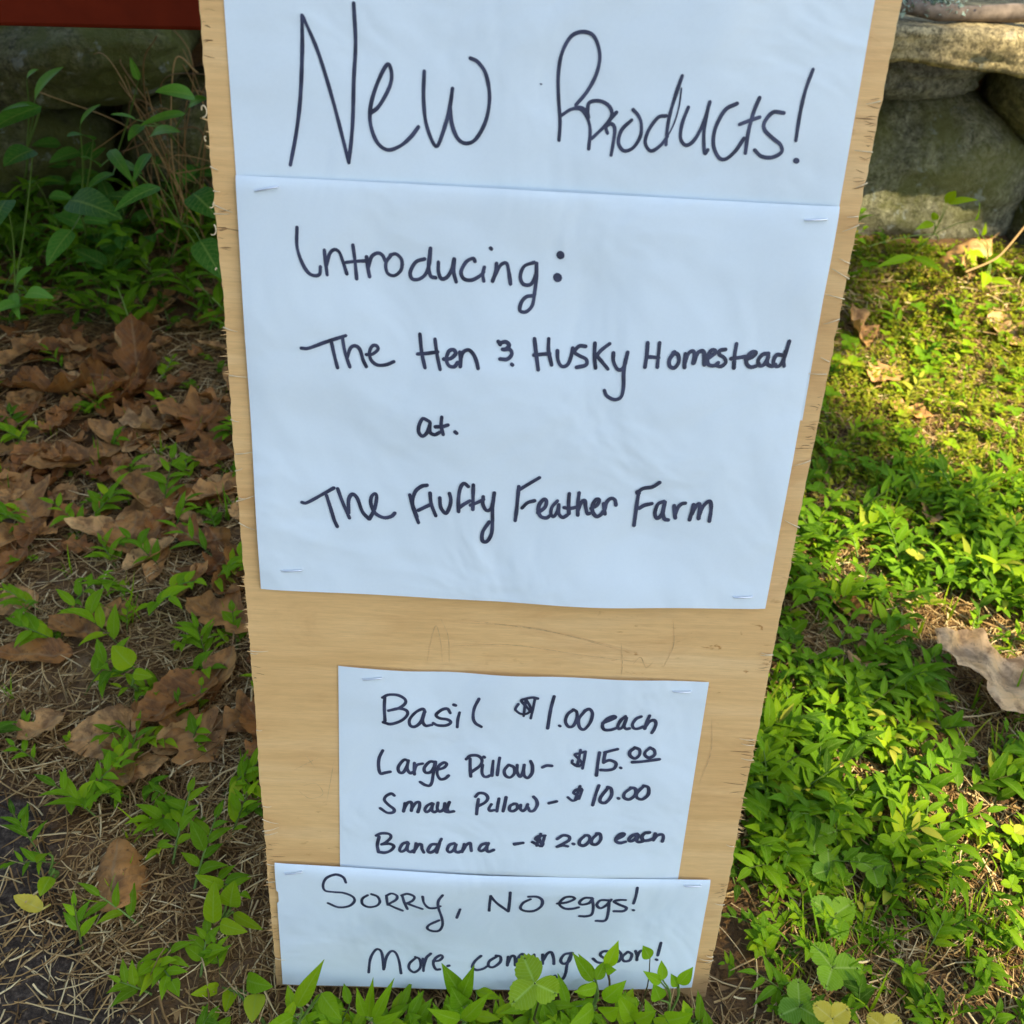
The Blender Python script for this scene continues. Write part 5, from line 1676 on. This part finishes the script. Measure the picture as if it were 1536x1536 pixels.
# broad leaved plants in the dark upper left
BRD = [
    ('broad_leaf_plant', (40, 330), 'broad leaved plant with blue green leaves across the dark boulder', [(52, 150, 0.86, 96, 100, 0.84, 0.030, 0.75), (60, 160, 0.86, 0, 168, 0.80, 0.014, 0.8),
                                                                                       (62, 160, 0.85, -20, 200, 0.80, 0.040, 0.62), (40, 118, 0.88, 58, 104, 0.87, 0.014, 0.9)]),
    ('broad_leaf_plant', (275, 300), 'plant with a pale round leaf beside the left edge of the board', [(292, 145, 0.80, 232, 138, 0.77, 0.034, 0.95), (278, 170, 0.80, 208, 190, 0.76, 0.018, 0.9), (284, 158, 0.80, 312, 148, 0.79, 0.022, 0.75),
                                                                                       (226, 203, 0.78, 272, 198, 0.74, 0.024, 0.85), (214, 188, 0.78, 192, 212, 0.75, 0.020, 0.85), (205, 180, 0.8, 165, 172, 0.77, 0.012, 0.8)]),
    ('broad_leaf_plant', (130, 400), 'low plant with large dark leaves left of the header sheet', [(105, 300, 0.72, 185, 330, 0.66, 0.055, 0.12), (108, 345, 0.70, 70, 400, 0.66, 0.036, 0.4), (120, 190, 0.82, 152, 156, 0.80, 0.016, 0.8), (140, 210, 0.8, 100, 205, 0.75, 0.028, 0.5)]),
    ('broad_leaf_plant', (300, 410), 'dark leaf cluster close against the board edge beneath the pale round leaf', [(290, 290, 0.70, 330, 330, 0.66, 0.050, 0.15), (240, 280, 0.72, 170, 318, 0.66, 0.028, 0.3), (300, 360, 0.66, 335, 420, 0.62, 0.046, 0.2), (225, 230, 0.76, 200, 275, 0.7, 0.018, 0.5), (165, 225, 0.78, 200, 275, 0.72, 0.022, 0.75)]),
    ('broad_leaf_plant', (15, 480), 'leafy plant at the left edge with a bright leaf catching light', [(40, 440, 0.70, 82, 448, 0.66, 0.026, 0.95), (30, 455, 0.7, -10, 470, 0.66, 0.030, 0.8), (25, 430, 0.72, 50, 400, 0.7, 0.024, 0.7), (20, 440, 0.72, 30, 480, 0.67, 0.02, 0.85), (10, 300, 0.76, -10, 350, 0.7, 0.05, 0.2), (50, 225, 0.8, 5, 250, 0.76, 0.045, 0.25)]),
    ('broad_leaf_plant', (185, 300), 'small plant with narrow upright leaves in front of the dark boulder', [(150, 250, 0.8, 120, 235, 0.77, 0.02, 0.6), (175, 245, 0.8, 215, 262, 0.75, 0.018, 0.75), (208, 120, 0.9, 195, 85, 0.9, 0.014, 0.85), (170, 260, 0.8, 130, 285, 0.75, 0.02, 0.55)]),
    ('broad_leaf_plant', (195, 1050), 'seedling with one heart shaped leaf in the litter left of the price list', [(198, 1000, 0.235, 168, 968, 0.245, 0.030, 0.85), (200, 1010, 0.23, 230, 1015, 0.225, 0.016, 0.8)]),
    ('broad_leaf_plant', (75, 1320), 'two leaf seedling on the dark bare soil at bottom left', [(72, 1280, 0.075, 55, 1295, 0.06, 0.016, 0.75), (76, 1315, 0.06, 60, 1345, 0.045, 0.018, 0.8)]),
    ('broad_leaf_plant', (395, 1560), 'oval leaved seedling at the bottom edge left of the board', [(385, 1490, -0.01, 378, 1535, -0.03, 0.022, 0.95), (350, 1480, 0.0, 338, 1520, -0.02, 0.016, 0.9), (330, 1480, 0.0, 285, 1492, -0.01, 0.013, 0.9), (370, 1470, 0, 410, 1480, -0.01, 0.02, 0.6)]),
    ('broad_leaf_plant', (330, 1400), 'upright weed with long leaves standing left of the no eggs strip', [(320, 1385, 0.03, 322, 1320, 0.05, 0.020, 0.8), (335, 1330, 0.05, 292, 1312, 0.05, 0.014, 0.75), (330, 1385, 0.03, 372, 1398, 0.02, 0.016, 0.9), (345, 1360, 0.04, 352, 1320, 0.05, 0.024, 0.75), (350, 1370, 0.04, 395, 1395, 0.03, 0.012, 0.85)]),
]
for nm, (px, py), lab, lst in BRD:
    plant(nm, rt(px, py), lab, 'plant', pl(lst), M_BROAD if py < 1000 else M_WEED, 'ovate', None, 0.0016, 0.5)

# leafy undergrowth below the red stand
ru = random.Random(17)
for k in range(11):
    px, py = ru.uniform(-10, 320), ru.uniform(330, 440)
    r0 = rt(px, py)
    lv = []
    for j in range(ru.randint(5, 8)):
        b0 = r0 + np.array([ru.gauss(0, 0.02), ru.gauss(-0.03, 0.02), ru.uniform(0.03, 0.11)])
        az = ru.uniform(0, 6.28)
        ln = ru.uniform(0.025, 0.048)
        lv.append((b0, b0 + rdir(az, ru.uniform(-0.2, 0.5)) * ln, ln * ru.uniform(0.45, 0.62), ru.uniform(0.1, 0.7), (0, -0.35, 1)))
    plant('broad_leaf_plant', r0, 'leafy plant in the dark undergrowth at the foot of the wall below the red stand', 'plant', lv, M_BROAD, 'ovate', 'leafy undergrowth below the red stand', 0.0013, 0.4)

# seedlings scattered through the litter on the left, one thing each
lef = [(20, 660), (150, 590), (285, 710), (60, 735), (130, 780), (235, 560), (95, 905), (60, 900), (225, 905), (240, 880), (270, 985), (310, 975), (205, 1070), (195, 1095), (280, 1110),
       (175, 840), (330, 850), (355, 960), (60, 1130), (185, 1150), (120, 1190), (95, 1195), (165, 1200), (200, 1180), (285, 1215), (300, 1200), (330, 1180), (235, 1270), (260, 1285),
       (215, 1380), (230, 1420), (255, 1400), (300, 1450), (310, 1300), (290, 1330), (345, 1250), (10, 820), (350, 1140), (225, 1475), (125, 1415)]
for (px, py) in lef:
    r0 = rt(px, py + 12)
    e = empty('weed_seedling', r0)
    tag(e, 'small green weed sprouting through the dead leaves and straw left of the board', 'weed', 'weeds sprouting in the litter left of the board')
    a, b = MB(), MB()
    stiltgrass(a, b, r0, rw.uniform(0.025, 0.05), rw.randint(5, 8), rw.uniform(0.013, 0.024), rw.uniform(0.005, 0.008), None, rw.uniform(0.3, 1.0), rw.uniform(0.45, 0.75), 'lance', rw)
    a.build('foliage', M_WEED, e).location = -r0
    b.build('stem', M_STEM, e).location = -r0

# ------------------------------------------------------------------ unseen trees added to throw shade and shape the sun patch
def lit(x, y):
    """places the photograph shows in direct sun"""
    e = 0.06 * fbm(x, y, 4.0, 6.0, 2)
    return (((x - 0.79 + e) / 0.28) ** 2 + ((y - 0.70 + e) / 0.28) ** 2 < 1 or
            ((x - 0.60 + 0.5 * e) / 0.22) ** 2 + ((y - 1.235) / 0.092) ** 2 < 1 or
            ((x - 0.80 + e) / 0.20) ** 2 + ((y - 0.98) / 0.13) ** 2 < 1)


def shadow(c):
    return c - SUN * ((c[2] - 0.1) / SUN[2])


def crown(mb, centre, rad, n, size, hole=True, rnd=random.Random(2)):
    for k in range(n):
        while True:
            d = np.array([rnd.uniform(-1, 1) for _ in range(3)])
            if d @ d < 1:
                break
        c = np.asarray(centre) + d * rad
        az, el = rnd.uniform(0, 6.28), rnd.gauss(0, 0.5)
        ln = size * rnd.uniform(0.7, 1.3)
        tip = rdir(az, el) * ln
        if any(lit(q[0], q[1]) for q in (shadow(c + tip * 0.15), shadow(c + tip * 0.55), shadow(c + tip * 0.95))) and rnd.random() > 0.02:
            continue
        g = shadow(c)
        if rnd.random() < 0.97 * sstep(0.15, 0.27, g[0]) * sstep(0.66, 0.52, g[1]):       # crown thinned to let more sun onto the right-hand weeds
            continue
        leaf(mb, c, rdir(az, el), ln, ln * 0.62, (0, 0, 1), 0.6, 0.2, 'ovate', rnd.random(), 5)


def shade_tree(loc, centre, rad, n, size, label, seed):
    e = empty('shade_tree', loc)
    tag(e, label, 'shade_tree')
    mb = MB()
    crown(mb, centre, rad, n, size, True, random.Random(seed))
    mb.build('crown', M_TREE, e).location = -np.asarray(loc)
    mb = MB()
    loc, centre = np.asarray(loc, float), np.asarray(centre, float)
    mb.add(*tube_arr(smooth_path([loc - (0, 0, 0.2), loc + (0.05, 0.05, centre[2] * 0.5), centre - (0, 0, 0.3), centre + (0, 0, rad[2] * 0.6)], 5), np.linspace(0.16, 0.04, 16), 12))
    for k in range(7):
        a = k * 0.9
        t = 0.3 + 0.08 * k
        st = loc * (1 - t) + centre * t
        en = centre + np.array([math.cos(a) * rad[0] * 0.7, math.sin(a) * rad[1] * 0.7, rad[2] * (0.1 + 0.05 * k)])
        if any(lit(*shadow(st + (en - st) * q)[:2]) or (shadow(st + (en - st) * q)[0] > 0.1 and abs(shadow(st + (en - st) * q)[1]) < 0.7) for q in np.linspace(0, 1, 12)):
            continue
        mb.add(*tube_arr(smooth_path([st, (st + en) / 2 + (0, 0, 0.12), en], 5), np.linspace(0.05, 0.012, 11), 8))
    mb.build('trunk', M_BARK, e).location = -loc
    return e


c1 = np.array([0.1, 0.5, 0.1]) + SUN * 10.5
shade_tree((c1[0] + 0.9, c1[1] - 0.4, 0), c1, (2.2, 2.2, 1.1), 5200, 0.18, 'leafy tree added out of view, its crown shaped to shade the board', 2)  # unseen crown added as sun blocker, with a gap for the sun patch
shade_tree((-1.6, 4.2, 0.3), (-1.5, 2.9, 2.6), (1.6, 1.3, 0.8), 2600, 0.15, 'tree added unseen behind the wall, its low crown darkening the left side', 5)  # added out of view to darken the upper left

for i, (x, y, hh) in enumerate(((-9.0, -7.5, 9.0), (-4.2, -10.0, 8.0), (0.8, -10.5, 9.5), (5.6, -9.5, 8.5))):  # unseen row added to cut the low sky light reaching the board
    shade_tree((x, y, 0), (x, y, hh * 0.5), (3.1, 2.4, hh * 0.48), 1500, 0.75,
         ('added unseen broad tree across the road at far left', 'added unseen lower tree across the road behind the viewer', 'added unseen tallest tree across the road behind the viewer', 'tree added unseen across the road on the right')[i], 20 + i)
